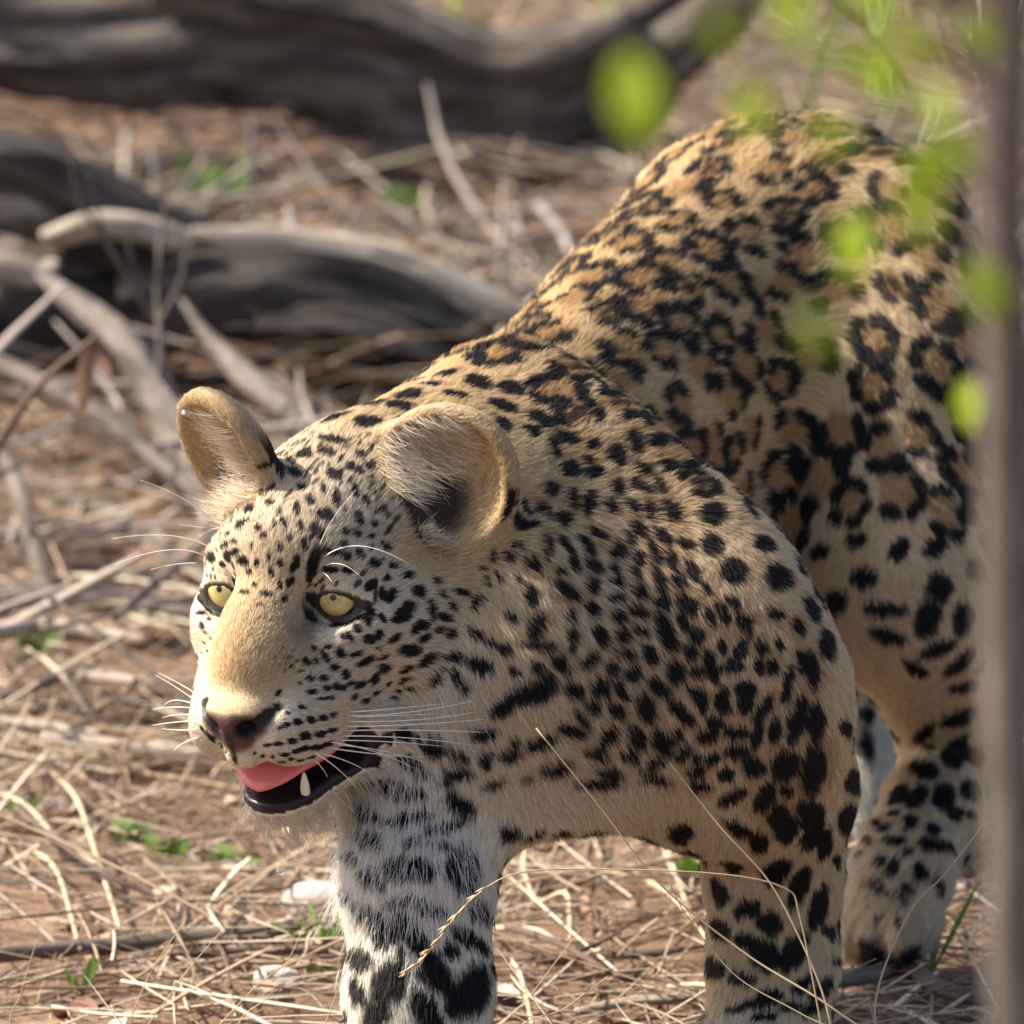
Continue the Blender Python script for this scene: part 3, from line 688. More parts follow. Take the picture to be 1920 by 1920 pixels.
def attr_material(name, rough, spec=.3, wet=False):
    m = bpy.data.materials.new(name); m.use_nodes = True
    t = m.node_tree; b = t.nodes['Principled BSDF']
    a = t.nodes.new('ShaderNodeAttribute'); a.attribute_name = 'coat'
    t.links.new(a.outputs['Color'], b.inputs['Base Color'])
    b.inputs['Roughness'].default_value = rough
    b.inputs['Specular IOR Level'].default_value = spec
    if wet:
        w = t.nodes.new('ShaderNodeAttribute'); w.attribute_name = 'wet'
        mr = t.nodes.new('ShaderNodeMapRange')
        mr.inputs['To Min'].default_value = rough; mr.inputs['To Max'].default_value = .30
        t.links.new(w.outputs['Fac'], mr.inputs['Value'])
        t.links.new(mr.outputs['Result'], b.inputs['Roughness'])
        n = t.nodes.new('ShaderNodeTexNoise'); n.inputs['Scale'].default_value = 900
        tc = t.nodes.new('ShaderNodeTexCoord'); t.links.new(tc.outputs['Object'], n.inputs['Vector'])
        bp = t.nodes.new('ShaderNodeBump'); bp.inputs['Strength'].default_value = .25; bp.inputs['Distance'].default_value = .001
        t.links.new(n.outputs['Fac'], bp.inputs['Height']); t.links.new(bp.outputs['Normal'], b.inputs['Normal'])
    return m
M_SKIN = attr_material('leopard_skin', .75, .25, wet=True)
root = bpy.data.objects.new('leopard', None)
COL.objects.link(root)
ORIGIN = np.array([WITH[0], WITH[1], 0.0])
root.location = ORIGIN
tag(root, 'young spotted leopard walking with head lowered and mouth open over dry grass', 'leopard')
def part(name, verts, faces, mat, parent=root, smooth=True):
    return link_mesh(name, np.asarray(verts) - ORIGIN, faces, mat, parent, smooth)
def mesh_np(name, v, f, mat, parent):
    me = bpy.data.meshes.new(name)
    k = f.shape[1]
    me.vertices.add(len(v)); me.loops.add(f.size); me.polygons.add(len(f))
    me.vertices.foreach_set('co', np.asarray(v, np.float32).ravel())
    me.loops.foreach_set('vertex_index', f.astype(np.int32).ravel())
    me.polygons.foreach_set('loop_start', np.arange(len(f), dtype=np.int32) * k)
    me.polygons.foreach_set('use_smooth', np.ones(len(f), bool))
    me.update(calc_edges=True)
    me.materials.append(mat)
    o = bpy.data.objects.new(name, me); COL.objects.link(o)
    if parent: o.parent = parent
    return o
body_o = mesh_np('body', V0 - ORIGIN, F0, M_SKIN, root)
def set_attr(me, name, typ, dom, data, field):
    a = me.attributes.new(name, typ, dom)
    a.data.foreach_set(field, np.asarray(data, np.float32).ravel())
set_attr(body_o.data, 'coat', 'FLOAT_COLOR', 'POINT', np.c_[VC, np.ones(NV)], 'color')
set_attr(body_o.data, 'wet', 'FLOAT', 'POINT', WET, 'value')

# ---- fur
AREA = 0.5 * np.linalg.norm(np.cross(V0[TRI0[:, 1]] - V0[TRI0[:, 0]], V0[TRI0[:, 2]] - V0[TRI0[:, 0]]), axis=1)
tv = TRI0
tn = unit(N0[tv].mean(1)); tc_ = V0[tv].mean(1); tvw = unit(tc_ - CAM)
face_t = (tn * tvw).sum(1)
tl = HL(tc_); thd = (np.abs(tl) < .16).all(1) & (tl[:, 1] > -.15)
dens = np.where(face_t < .25, 1.0e6, 0.16e6)
dens = np.where(thd & (face_t < .25), 2.6e6, dens)
dens = np.where((tc_[:, 1] > .55) & (face_t < .25), .75e6, dens)
dens[BALD[tv].any(1)] = 0
dens[ear_deep[tv].any(1)] *= .35
pxt = proj(tc_)
out = (pxt[:, 0] > 2000) | (pxt[:, 1] > 2010)
dens[out] *= .25
cnt = np.floor(AREA * dens * FUR_DENSITY + prng.random(len(AREA))).astype(int)
ti = np.repeat(np.arange(len(tv)), cnt)
NH = len(ti)
r1 = np.sqrt(prng.random(NH)); r2 = prng.random(NH)
bw = np.stack([1 - r1, r1 * (1 - r2), r1 * r2], 1)
def bary(a):
    t = a[tv[ti]]
    return (t * bw[:, :, None]).sum(1) if a.ndim == 2 else (t * bw).sum(1)
hp = bary(V0); hn = unit(bary(N0)); hf = bary(FLOW); hf = unit(hf - hn * (hf * hn).sum(1)[:, None])
hlen = np.maximum(bary(LEN), .0015)
hside = np.cross(hn, hf)
# lengths: shorter near eyes, nose and mouth
hm = masks(hp)
near_bald = np.minimum.reduce([hm['eye'], hm['nose'] + .007, hm['mouth'], hm['nostril']])
hlen *= np.where(near_bald < .5, sstep(-.004, .026, near_bald) * .7 + .3, 1)
hlen *= .7 + .6 * prng.random(NH)
cl1 = vnoise(hp / .012) - .5; cl2 = vnoise(hp / .012 + 77) - .5
cf1 = vnoise(hp / .0035 + 11) - .5; cf2 = vnoise(hp / .0035 + 55) - .5
sw = cl1 * .55 + cf1 * .55 + prng.normal(0, .13, NH)
lift = .34 + cl2 * .30 + cf2 * .35 + prng.normal(0, .12, NH)
lift = np.clip(lift, .08, 1.1)
d0 = unit(hf * np.cos(lift)[:, None] + hn * np.sin(lift)[:, None] + hside * sw[:, None] * .6)
d1 = unit(hf + hn * (.06 + .25 * cf2[:, None]) + hside * sw[:, None] * 1.1 - Z * (hlen[:, None] * 8))
hmid = hp + hf * (hlen * .45)[:, None]
hpal, hgol = bary(PALE), bary(GOLD)
hcol, hm2 = coat(hmid, hpal, hgol, hn)
dark = hcol.max(1) < .06
var = 1 + prng.normal(0, .16, NH)
var *= np.where((prng.random(NH) < .16) & thd[ti], .55, 1)      # darker tipped hairs among the short ones of the face
hcol = np.clip(hcol * var[:, None], 0, .9)
TP = np.array([0, .33, .67, 1.0])
pts = hp[:, None, :] + hlen[:, None, None] * (TP[None, :, None] * d0[:, None, :] * (1 - .5 * TP[None, :, None]) + .5 * (TP ** 2)[None, :, None] * d1[:, None, :])
rad0 = np.where(thd[ti], .00019, .00027) * (.8 + .4 * prng.random(NH))
rads = rad0[:, None] * np.array([1, .9, .62, .15])[None]
HP_, HR_, HC_, HNn = [pts], [rads], [hcol], [hn]
# long pale hairs: inside the ears, on the chin, breast and lower jaw
def long_hairs(sel, n, length, dirf, colr, rad=.00020, bend=.5):
    ids = np.flatnonzero(sel)
    if not len(ids): return
    ids = prng.choice(ids, n)
    p = V0[ids] + prng.normal(0, .001, (n, 3)); nn = N0[ids]
    L = length * (.55 + .7 * prng.random(n))
    a, b = dirf(p, nn, ids)
    a = unit(a + prng.normal(0, .20, (n, 3))); b = unit(b + prng.normal(0, .30, (n, 3)))
    q = p[:, None] + L[:, None, None] * (TP[None, :, None] * a[:, None] * (1 - bend * TP[None, :, None]) + bend * (TP ** 2)[None, :, None] * b[:, None])
    HP_.append(q); HR_.append(np.full((n, 1), rad) * np.array([1, .85, .55, .12])[None])
    HC_.append(np.tile(lin(colr), (n, 1)) * (.85 + .3 * prng.random((n, 1)))); HNn.append(nn)
for q, nh in zip(q_ears, (900, 700)):
    loc = (V0 - q['c']) @ q['A'].T / q['r']
    inside = (np.abs(loc) < 1.2).all(1) & (VM['ear_in'] < .003)
    sgn = -1 if q is q_ears[0] else 1       # the edge towards the middle of the head
    wv, hv, ov = q['A']
    midline = unit(HO - q['c'])
    toward = np.sign(wv @ midline)
    rim = inside & (loc[:, 0] * toward > .15) & (loc[:, 1] < .72)
    long_hairs(rim, nh, .026, lambda p, n, i: (-wv * toward * .8 + ov * .8 + hv * .35, -wv * toward + hv * .55), (.64, .50, .34))
    rim2 = inside & (loc[:, 1] < -.35)
    long_hairs(rim2, nh // 2, .022, lambda p, n, i: (ov + hv * .5, hv * .8 + ov * .2 - wv * toward * .4), (.58, .45, .32))
chin = hd & (l[:, 2] < -.105) & (l[:, 1] > -.03) & ~BALD
long_hairs(chin, 2400, .026, lambda p, n, i: (n * .8 + FLOW[i] * .5 - Z * .4, FLOW[i] * .5 - Z), (.72, .68, .62), .00016)
chest = (PALE > .55) & ~hd & FACING & (V0[:, 2] > .235)
long_hairs(chest, 900, .022, lambda p, n, i: (FLOW[i] + n * .45, FLOW[i] + n * .1 - Z * .4), (.66, .60, .53), .00020)
PT = np.concatenate(HP_) - ORIGIN; RD = np.concatenate(HR_); CC = np.concatenate(HC_); NN = np.concatenate(HNn)
NHT = len(PT)
hc = bpy.data.hair_curves.new('fur')
hc.add_curves([4] * NHT)
hc.attributes['position'].data.foreach_set('vector', PT.astype(np.float32).ravel())
ra = hc.attributes.get('radius') or hc.attributes.new('radius', 'FLOAT', 'POINT')
ra.data.foreach_set('value', RD.astype(np.float32).ravel())
a = hc.attributes.new('coat', 'FLOAT_COLOR', 'CURVE'); a.data.foreach_set('color', np.c_[CC, np.ones(NHT)].astype(np.float32).ravel())
a = hc.attributes.new('skin_normal', 'FLOAT_VECTOR', 'CURVE'); a.data.foreach_set('vector', NN.astype(np.float32).ravel())
fur = bpy.data.objects.new('fur', hc); COL.objects.link(fur); fur.parent = root
fur['kind'] = 'stuff'
M_FUR = bpy.data.materials.new('leopard_fur'); M_FUR.use_nodes = True
t = M_FUR.node_tree; t.nodes.clear()
o_ = t.nodes.new('ShaderNodeOutputMaterial')
a1 = t.nodes.new('ShaderNodeAttribute'); a1.attribute_name = 'coat'
a2 = t.nodes.new('ShaderNodeAttribute'); a2.attribute_name = 'skin_normal'
df = t.nodes.new('ShaderNodeBsdfDiffuse'); t.links.new(a1.outputs['Color'], df.inputs['Color']); t.links.new(a2.outputs['Vector'], df.inputs['Normal'])
hb = t.nodes.new('ShaderNodeBsdfHairPrincipled'); hb.parametrization = 'COLOR'
t.links.new(a1.outputs['Color'], hb.inputs['Color'])
hb.inputs['Roughness'].default_value = .42
hb.inputs['Radial Roughness'].default_value = .55
mx = t.nodes.new('ShaderNodeMixShader'); mx.inputs[0].default_value = .30
t.links.new(df.outputs[0], mx.inputs[1]); t.links.new(hb.outputs[0], mx.inputs[2])
t.links.new(mx.outputs[0], o_.inputs['Surface'])
hc.materials.append(M_FUR)
print('hairs', NHT, 'spots', len(SPOTS), 'traced', N_TRACED)
# ---- eyes
def plain(name, col, rough=.6, spec=.4, **kw):
    m = bpy.data.materials.new(name); m.use_nodes = True
    b = m.node_tree.nodes['Principled BSDF']
    b.inputs['Base Color'].default_value = (*col, 1); b.inputs['Roughness'].default_value = rough
    b.inputs['Specular IOR Level'].default_value = spec
    for k, v in kw.items(): b.inputs[k].default_value = v
    return m
def sphere(nu, nv):
    v = [(0, 0, 1)]
    for j in range(1, nv):
        th = math.pi * j / nv
        for i in range(nu):
            ph = 2 * math.pi * i / nu
            v.append((math.sin(th) * math.cos(ph), math.sin(th) * math.sin(ph), math.cos(th)))
    v.append((0, 0, -1))
    f = [(0, 1 + i, 1 + (i + 1) % nu) for i in range(nu)]
    for j in range(nv - 2):
        for i in range(nu):
            a = 1 + j * nu + i; b = 1 + j * nu + (i + 1) % nu
            f.append((a, a + nu, b + nu, b))
    k = len(v) - 1; s = 1 + (nv - 2) * nu
    f += [(k, s + (i + 1) % nu, s + i) for i in range(nu)]
    return np.array(v), f
M_EYE = attr_material('eye_surface', .10, .5)
M_EYE.node_tree.nodes['Principled BSDF'].inputs['Coat Weight'].default_value = .6
M_EYE.node_tree.nodes['Principled BSDF'].inputs['Coat Roughness'].default_value = .03
for s, px in ((-1, (408, 1108)), (1, (627, 1122))):
    c = EYES[0 if s < 0 else 1][0]
    rad = .0193 * HS
    gaze = unit(P(px[0], px[1], c[1] - rad) - c) + np.array([-.05, 0, .03])
    gaze = unit(gaze)
    v, f = sphere(72, 120)
    Fr = frame(gaze)
    Rm = np.array([Fr[1], np.cross(gaze, Fr[1]), gaze])
    ang = np.degrees(np.arccos(np.clip(v[:, 2], -1, 1)))
    vv = v.copy(); bulge = 1 + .03 * sstep(40, 10, ang); vv *= bulge[:, None]
    ph = np.arctan2(v[:, 1], v[:, 0])
    fib = .5 + .5 * np.sin(ph * 61 + np.sin(ph * 17) * 2)
    iris = lin((.44, .36, .135)) * (.93 + .10 * fib)[:, None] * (1.08 - .25 * sstep(20, 38, ang))[:, None]
    iris = iris * (1 - sstep(10, 5, np.abs(ang - 8))[:, None] * .25)
    col = iris * (1 - sstep(36, 40, ang))[:, None] + lin((.012, .010, .009)) * sstep(36, 40, ang)[:, None]
    pw = (1 - sstep(5.5, 7, ang))[:, None]
    col = col * (1 - pw) + lin((.004, .004, .004)) * pw
    o = part('eye', c + rad * (vv @ Rm), f, M_EYE)
    set_attr(o.data, 'coat', 'FLOAT_COLOR', 'POINT', np.c_[col, np.ones(len(col))], 'color')
# ---- tongue
M_TONGUE = plain('tongue_flesh', (.62, .15, .15), .32, .5, **{'Subsurface Weight': .3, 'Subsurface Radius': (.01, .004, .003)})
tn_ = M_TONGUE.node_tree; nz_ = tn_.nodes.new('ShaderNodeTexNoise'); nz_.inputs['Scale'].default_value = 700
bp_ = tn_.nodes.new('ShaderNodeBump'); bp_.inputs['Strength'].default_value = .35; bp_.inputs['Distance'].default_value = .001
tcn = tn_.nodes.new('ShaderNodeTexCoord'); tn_.links.new(tcn.outputs['Object'], nz_.inputs['Vector'])
tn_.links.new(nz_.outputs['Fac'], bp_.inputs['Height']); tn_.links.new(bp_.outputs['Normal'], tn_.nodes['Principled BSDF'].inputs['Normal'])
v, f = sphere(40, 28)
tv_ = []
for x, y, z in v:
    yy = .006 + .046 * y
    zz = -.0955 + .0090 * z - .35 * max(0, yy - .034) - .10 * (yy - .01) + .0010 * (x * x) - .0015 * math.exp(-(x / .2) ** 2)
    tv_.append(H(.0335 * x * (1 - .12 * y), yy, zz))
part('tongue', tv_, f, M_TONGUE)
# ---- teeth
M_TOOTH = plain('tooth_enamel', (.72, .62, .45), .25, .5)
def tooth(base, tip, r):
    base, tip = np.array(base), np.array(tip); ax = tip - base
    A = frame(ax); vs = []; n = 10
    for k, (t, rr) in enumerate(((-.2, .9), (0, 1), (.3, .92), (.6, .66), (.85, .36), (1, .10))):
        for i in range(n):
            th = 2 * math.pi * i / n
            vs.append(base + ax * t + (A[1] * math.cos(th) + A[2] * math.sin(th)) * r * rr)
    fs = [(k * n + i, k * n + (i + 1) % n, (k + 1) * n + (i + 1) % n, (k + 1) * n + i) for k in range(5) for i in range(n)]
    fs.append(tuple(range(5 * n, 6 * n)))
    part('tooth', vs, fs, M_TOOTH)
for s in (-1, 1):
    tooth(H(s * .0205, .0305 - (.012 if s < 0 else 0), -.1140), H(s * .0222, .0325 - (.012 if s < 0 else 0), -.1010), .0034)
# ---- whiskers, each a tapered hair
M_WHISK = plain('whisker_white', (.86, .79, .67), .35, .5)
def tube(pts, radii, n=5):
    pts = np.asarray(pts, float); vs = []; fs = []
    prev = None
    for i, p in enumerate(pts):
        t = unit(pts[min(i + 1, len(pts) - 1)] - pts[max(i - 1, 0)])
        a = np.cross(t, (0, 0, 1)) if prev is None else prev - t * (prev @ t)
        if np.linalg.norm(a) < 1e-6: a = np.cross(t, (1, 0, 0))
        a = unit(a); prev = a; b = np.cross(t, a)
        for j in range(n):
            th = 2 * math.pi * j / n
            vs.append(p + (a * math.cos(th) + b * math.sin(th)) * radii[i])
    for i in range(len(pts) - 1):
        for j in range(n):
            fs.append((i * n + j, i * n + (j + 1) % n, (i + 1) * n + (j + 1) % n, (i + 1) * n + j))
    fs.append(tuple(range(n))[::-1]); fs.append(tuple(range((len(pts) - 1) * n, len(pts) * n)))
    return vs, fs
def bez(a, b, c, n=14):
    t = np.linspace(0, 1, n)[:, None]
    return (1 - t) ** 2 * a + 2 * t * (1 - t) * b + t * t * c
def whisker(pts2, dy0=None, dy=0.0, r=.00042):
    """pts2: root, bend and tip on the photograph; the root lies on the face, the tip dy metres behind it"""
    u, v = pts2[0]
    h = ray_hit(u, v)
    y0 = h[0][1] if h[0] is not None and h[0][1] < .35 else dy0
    a, b, c = P(u, v, y0 + .002), P(*pts2[1], y0 + dy * .45), P(*pts2[2], y0 + dy)
    q = bez(a, b, c)
    vs, fs = tube(q, np.linspace(r, r * .25, len(q)), 4)
    part('whisker', vs, fs, M_WHISK)
LW = [((640, 1342), (760, 1345), (905, 1310)), ((645, 1352), (780, 1358), (920, 1330)), ((640, 1362), (790, 1362), (940, 1345)),
      ((645, 1370), (800, 1366), (960, 1376)), ((635, 1380), (770, 1378), (905, 1400)), ((630, 1388), (740, 1388), (850, 1402)),
      ((625, 1396), (720, 1402), (805, 1432)), ((615, 1402), (720, 1418), (800, 1420)), ((585, 1408), (640, 1440), (668, 1478)),
      ((600, 1412), (660, 1425), (700, 1455)), ((640, 1336), (740, 1330), (845, 1318)), ((655, 1345), (740, 1342), (830, 1338)),
      ((610, 1390), (700, 1400), (775, 1440)), ((590, 1425), (612, 1445), (618, 1470))]
for w in LW: whisker(w, 0.0, .04, .00048)
RW = [((372, 1318), (335, 1290), (292, 1266)), ((374, 1305), (340, 1282), (297, 1262)), ((372, 1324), (325, 1303), (308, 1322)),
      ((376, 1330), (330, 1322), (286, 1330)), ((374, 1342), (330, 1336), (304, 1346)), ((376, 1352), (330, 1352), (286, 1360)),
      ((382, 1366), (340, 1372), (304, 1366)), ((392, 1382), (350, 1380), (324, 1410)), ((396, 1385), (360, 1385), (330, 1400)),
      ((376, 1294), (370, 1275), (372, 1250))]
for w in RW: whisker(w, -.02, .015, .0005)
BW = [((597, 1054), (660, 990), (770, 1060)), ((598, 1066), (640, 1040), (680, 1086)), ((600, 1074), (612, 1072), (622, 1092)), ((597, 1032), (610, 980), (668, 918)),
      ((395, 1027), (330, 990), (210, 1010)), ((380, 1040), (320, 1015), (215, 1058)), ((368, 1056), (330, 1055), (282, 1068)), ((385, 965), (340, 925), (262, 900)), ((380, 990), (350, 985), (335, 984))]
for w in BW: whisker(w, .0, -.01, .00044)
# ================================================================== THE PLACE
def nodes_mat(name, build, rough=.85, spec=.2):
    m = bpy.data.materials.new(name); m.use_nodes = True
    t = m.node_tree; b = t.nodes['Principled BSDF']
    b.inputs['Roughness'].default_value = rough; b.inputs['Specular IOR Level'].default_value = spec
    build(t, b)
    return m
def noise(t, scale, vec=None, detail=4, rough=.6, stretch=None):
    tc = t.nodes.new('ShaderNodeTexCoord')
    src = tc.outputs['Object'] if vec is None else vec
    if stretch:
        mp = t.nodes.new('ShaderNodeMapping'); mp.inputs['Scale'].default_value = stretch
        t.links.new(src, mp.inputs['Vector']); src = mp.outputs['Vector']
    n = t.nodes.new('ShaderNodeTexNoise'); n.inputs['Scale'].default_value = scale
    n.inputs['Detail'].default_value = detail; n.inputs['Roughness'].default_value = rough
    t.links.new(src, n.inputs['Vector'])
    return n
def ramp(t, fac, stops):
    r = t.nodes.new('ShaderNodeValToRGB')
    el = r.color_ramp.elements
    while len(el) > 1: el.remove(el[-1])
    for i, (p, c) in enumerate(stops):
        e = el[0] if i == 0 else el.new(p)
        e.position = p; e.color = (*c, 1)
    t.links.new(fac, r.inputs['Fac'])
    return r.outputs['Color']
def bump(t, b, h, dist, st=.6):
    n = t.nodes.new('ShaderNodeBump'); n.inputs['Distance'].default_value = dist; n.inputs['Strength'].default_value = st
    t.links.new(h, n.inputs['Height']); t.links.new(n.outputs['Normal'], b.inputs['Normal'])
def soil(t, b):
    n = noise(t, 6, detail=8, rough=.65)
    t.links.new(ramp(t, n.outputs['Fac'], [(.25, (.095, .060, .042)), (.5, (.20, .125, .082)), (.75, (.33, .225, .150))]), b.inputs['Base Color'])
    bump(t, b, noise(t, 60, detail=6).outputs['Fac'], .01, .8)
M_SOIL = nodes_mat('red_brown_soil', soil, .95, .1)
def bark(cols, scale=14, st=(1, 1, 1), bd=.012):
    def f(t, b):
        uv = t.nodes.new('ShaderNodeAttribute'); uv.attribute_name = 'along'
        n = noise(t, scale, uv.outputs['Vector'], 8, .7)
        t.links.new(ramp(t, n.outputs['Fac'], cols), b.inputs['Base Color'])
        bump(t, b, noise(t, scale * 2.5, uv.outputs['Vector'], 6).outputs['Fac'], bd, .9)
    return f
M_LOG = nodes_mat('weathered_grey_wood', bark([(.36, (.022, .016, .012)), (.48, (.085, .066, .052)), (.60, (.17, .140, .113)), (.74, (.34, .29, .24))], 7))
M_LOG2 = nodes_mat('dark_dead_wood', bark([(.36, (.015, .011, .009)), (.50, (.055, .044, .036)), (.64, (.12, .10, .083)), (.80, (.28, .24, .20))], 7))
M_STICK = nodes_mat('grey_stick_bark', bark([(.3, (.060, .048, .040)), (.55, (.165, .137, .115)), (.8, (.32, .275, .23))], 16, bd=.004))
M_PALE = nodes_mat('bleached_wood', bark([(.3, (.22, .17, .125)), (.5, (.40, .33, .255)), (.75, (.62, .54, .44))], 22, bd=.004))
M_TWIG = nodes_mat('brown_twig_bark', bark([(.3, (.075, .050, .038)), (.55, (.16, .11, .085)), (.8, (.26, .19, .15))], 30, bd=.002))
def straw_m(t, b):
    a = t.nodes.new('ShaderNodeAttribute'); a.attribute_name = 'coat'
    t.links.new(a.outputs['Color'], b.inputs['Base Color'])
M_STRAW = nodes_mat('dry_straw', straw_m, .55, .35)
def leafy(name, c1, c2, trans=.35):
    def f(t, b):
        n = noise(t, 60, detail=3)
        t.links.new(ramp(t, n.outputs['Fac'], [(.3, c1), (.7, c2)]), b.inputs['Base Color'])
        tr = t.nodes.new('ShaderNodeBsdfTranslucent'); mx = t.nodes.new('ShaderNodeMixShader'); mx.inputs[0].default_value = trans
        tr.inputs['Color'].default_value = (*[min(1, x * 1.6) for x in c2], 1)
        out = t.nodes['Material Output']
        t.links.new(b.outputs[0], mx.inputs[1]); t.links.new(tr.outputs[0], mx.inputs[2]); t.links.new(mx.outputs[0], out.inputs['Surface'])
    return nodes_mat(name, f, .5, .4)
M_LEAF = leafy('green_leaf', (.27, .35, .02), (.42, .49, .04), .5)
M_SPROUT = leafy('green_sprout', (.13, .22, .04), (.24, .34, .08))
M_DRYLEAF = leafy('dry_brown_leaf', (.16, .075, .045), (.33, .19, .12), .2)

# ---- ground: one sheet, fine under the animal, coarse towards the horizon
gx = np.unique(np.r_[np.linspace(-150, -3, 30), np.linspace(-3, 3, 151), np.linspace(3, 150, 30)])
gy = np.unique(np.r_[np.linspace(-150, -4, 30), np.linspace(-4, 8, 301), np.linspace(8, 150, 30)])
GX, GY = np.meshgrid(gx, gy, indexing='ij')
gp = np.stack([GX.ravel(), GY.ravel(), 0 * GX.ravel()], 1)
def ground_z(x, y):
    p = np.stack([np.atleast_1d(x), np.atleast_1d(y), np.zeros(np.size(x))], 1).astype(float)
    f = sstep(12, 6, np.abs(p[:, 0]) + np.abs(p[:, 1]))
    return f * ((vnoise(p / .45 + 9) - .5) * .030 + (vnoise(p / .13 + 3) - .5) * .014 + (vnoise(p / .045 + 5) - .5) * .006) - .012
gp[:, 2] = ground_z(gp[:, 0], gp[:, 1])
nx, ny = len(gx), len(gy)
ii, jj = np.meshgrid(np.arange(nx - 1), np.arange(ny - 1), indexing='ij')
gf = np.stack([ii * ny + jj, (ii + 1) * ny + jj, (ii + 1) * ny + jj + 1, ii * ny + jj + 1], -1).reshape(-1, 4)
ground = mesh_np('ground', gp, gf, M_SOIL, None)
tag(ground, 'red brown soil strewn with dry straw', 'ground', kind='structure')
del ground['category']

# ---- dry litter: stalks and blades lying over one another
def litter(name, n, xr, yr, lr, wr, tilt, lift, cols, seed, sides=3, rings=5, mask=None, curve=.10):
    g = np.random.default_rng(seed)
    x = g.uniform(*xr, n); y = g.uniform(*yr, n)
    if mask is not None:
        k = mask(x, y, g); x, y = x[k], y[k]; n = len(x)
    L = np.exp(g.uniform(np.log(lr[0]), np.log(lr[1]), n)); W = np.exp(g.uniform(np.log(wr[0]), np.log(wr[1]), n))
    th = g.uniform(0, 2 * np.pi, n); el = np.abs(g.normal(0, tilt, n))
    d = np.stack([np.cos(th) * np.cos(el), np.sin(th) * np.cos(el), np.sin(el)], 1)
    s = unit(np.cross(d, [0, 0, 1.0])); u = np.cross(s, d)
    b = np.stack([x, y, ground_z(x, y) + W * .5 + np.abs(g.normal(0, lift, n))], 1)
    t = np.linspace(0, 1, rings)
    cu = g.normal(0, curve, n)
    kink = g.normal(0, curve * .5, n)
    ctr = b[:, None] + d[:, None] * (t[None, :, None] * L[:, None, None]) + s[:, None] * ((t ** 2)[None] * (cu * L)[:, None])[..., None] + u[:, None] * ((t * (1 - t))[None] * (kink * L)[:, None])[..., None]
    ctr[..., 2] = np.maximum(ctr[..., 2], ground_z(ctr[..., 0].ravel(), ctr[..., 1].ravel()).reshape(ctr.shape[:2]) + W[:, None] * .3)
    flat = np.where(g.random(n) < .5, .35, .9)
    prof = np.where(t < .85, 1, .45)
    vs = []
    for j in range(sides):
        a = 2 * np.pi * j / sides + .4
        vs.append(ctr + (s[:, None] * math.cos(a) + u[:, None] * (math.sin(a) * flat)[:, None, None]) * (W[:, None] * .5 * prof[None])[..., None])
    vs = np.stack(vs, 2).reshape(-1, 3)
    base = np.arange(n)[:, None, None] * rings * sides
    k = np.arange(rings - 1)[None, :, None]; j = np.arange(sides)[None, None, :]
    f = np.stack([base + k * sides + j, base + k * sides + (j + 1) % sides, base + (k + 1) * sides + (j + 1) % sides, base + (k + 1) * sides + j], -1).reshape(-1, 4)
    o = mesh_np(name, vs, f, M_STRAW, None)
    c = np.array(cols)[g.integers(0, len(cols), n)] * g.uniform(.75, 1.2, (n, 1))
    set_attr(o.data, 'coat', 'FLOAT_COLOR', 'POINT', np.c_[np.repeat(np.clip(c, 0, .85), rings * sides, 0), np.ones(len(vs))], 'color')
    o['kind'] = 'stuff'
    return o
STRAW = [(.42, .305, .185), (.50, .395, .265), (.34, .235, .145), (.38, .31, .235), (.26, .175, .11), (.60, .505, .375), (.22, .14, .09)]
GREY = [(.30, .24, .19), (.40, .34, .28), (.24, .17, .12), (.46, .38, .29)]
def patchy(x, y, g):
    p = np.stack([x, y, 0 * x], 1)
    return g.random(len(x)) < sstep(.25, .6, vnoise(p / .22 + 40)) * .85 + .15
o = litter('straw_litter', 19000, (-1.3, 1.4), (-.9, 2.2), (.05, .30), (.0012, .0046), .10, .010, STRAW, 21, mask=patchy)
tag(o, 'matted dry straw stalks covering the soil around the leopard', 'dry grass')
o = litter('grass_shred_litter', 20000, (-1.3, 1.4), (-.9, 2.2), (.012, .07), (.0008, .0030), .18, .006, STRAW + GREY + [(.30, .14, .08)] * 2, 22, rings=3)
tag(o, 'short broken shreds of dry grass lying on the soil', 'dry grass')
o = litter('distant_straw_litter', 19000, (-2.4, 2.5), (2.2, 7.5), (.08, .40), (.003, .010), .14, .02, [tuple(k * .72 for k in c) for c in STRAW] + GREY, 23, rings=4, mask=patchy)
tag(o, 'coarse dry stalks and shreds littering the ground behind the dead wood', 'dry grass')
o = litter('twig_litter', 700, (-1.3, 1.3), (1.0, 2.9), (.10, .38), (.004, .013), .22, .03, [(.16, .12, .095), (.10, .075, .06), (.24, .19, .155), (.30, .25, .21)], 24, sides=5, rings=5, curve=.12)
tag(o, 'tangle of thin grey brown twigs littering the ground about the logs', 'twigs')
o = litter('reed_litter', 220, (-.9, 1.0), (-.8, 1.6), (.06, .22), (.0025, .0050), .10, .010, [(.70, .60, .42), (.62, .52, .36), (.56, .48, .36)], 25, sides=5, rings=5, curve=.12)
tag(o, 'broad pale pieces of dry reed among the straw around the leopard', 'dry grass')
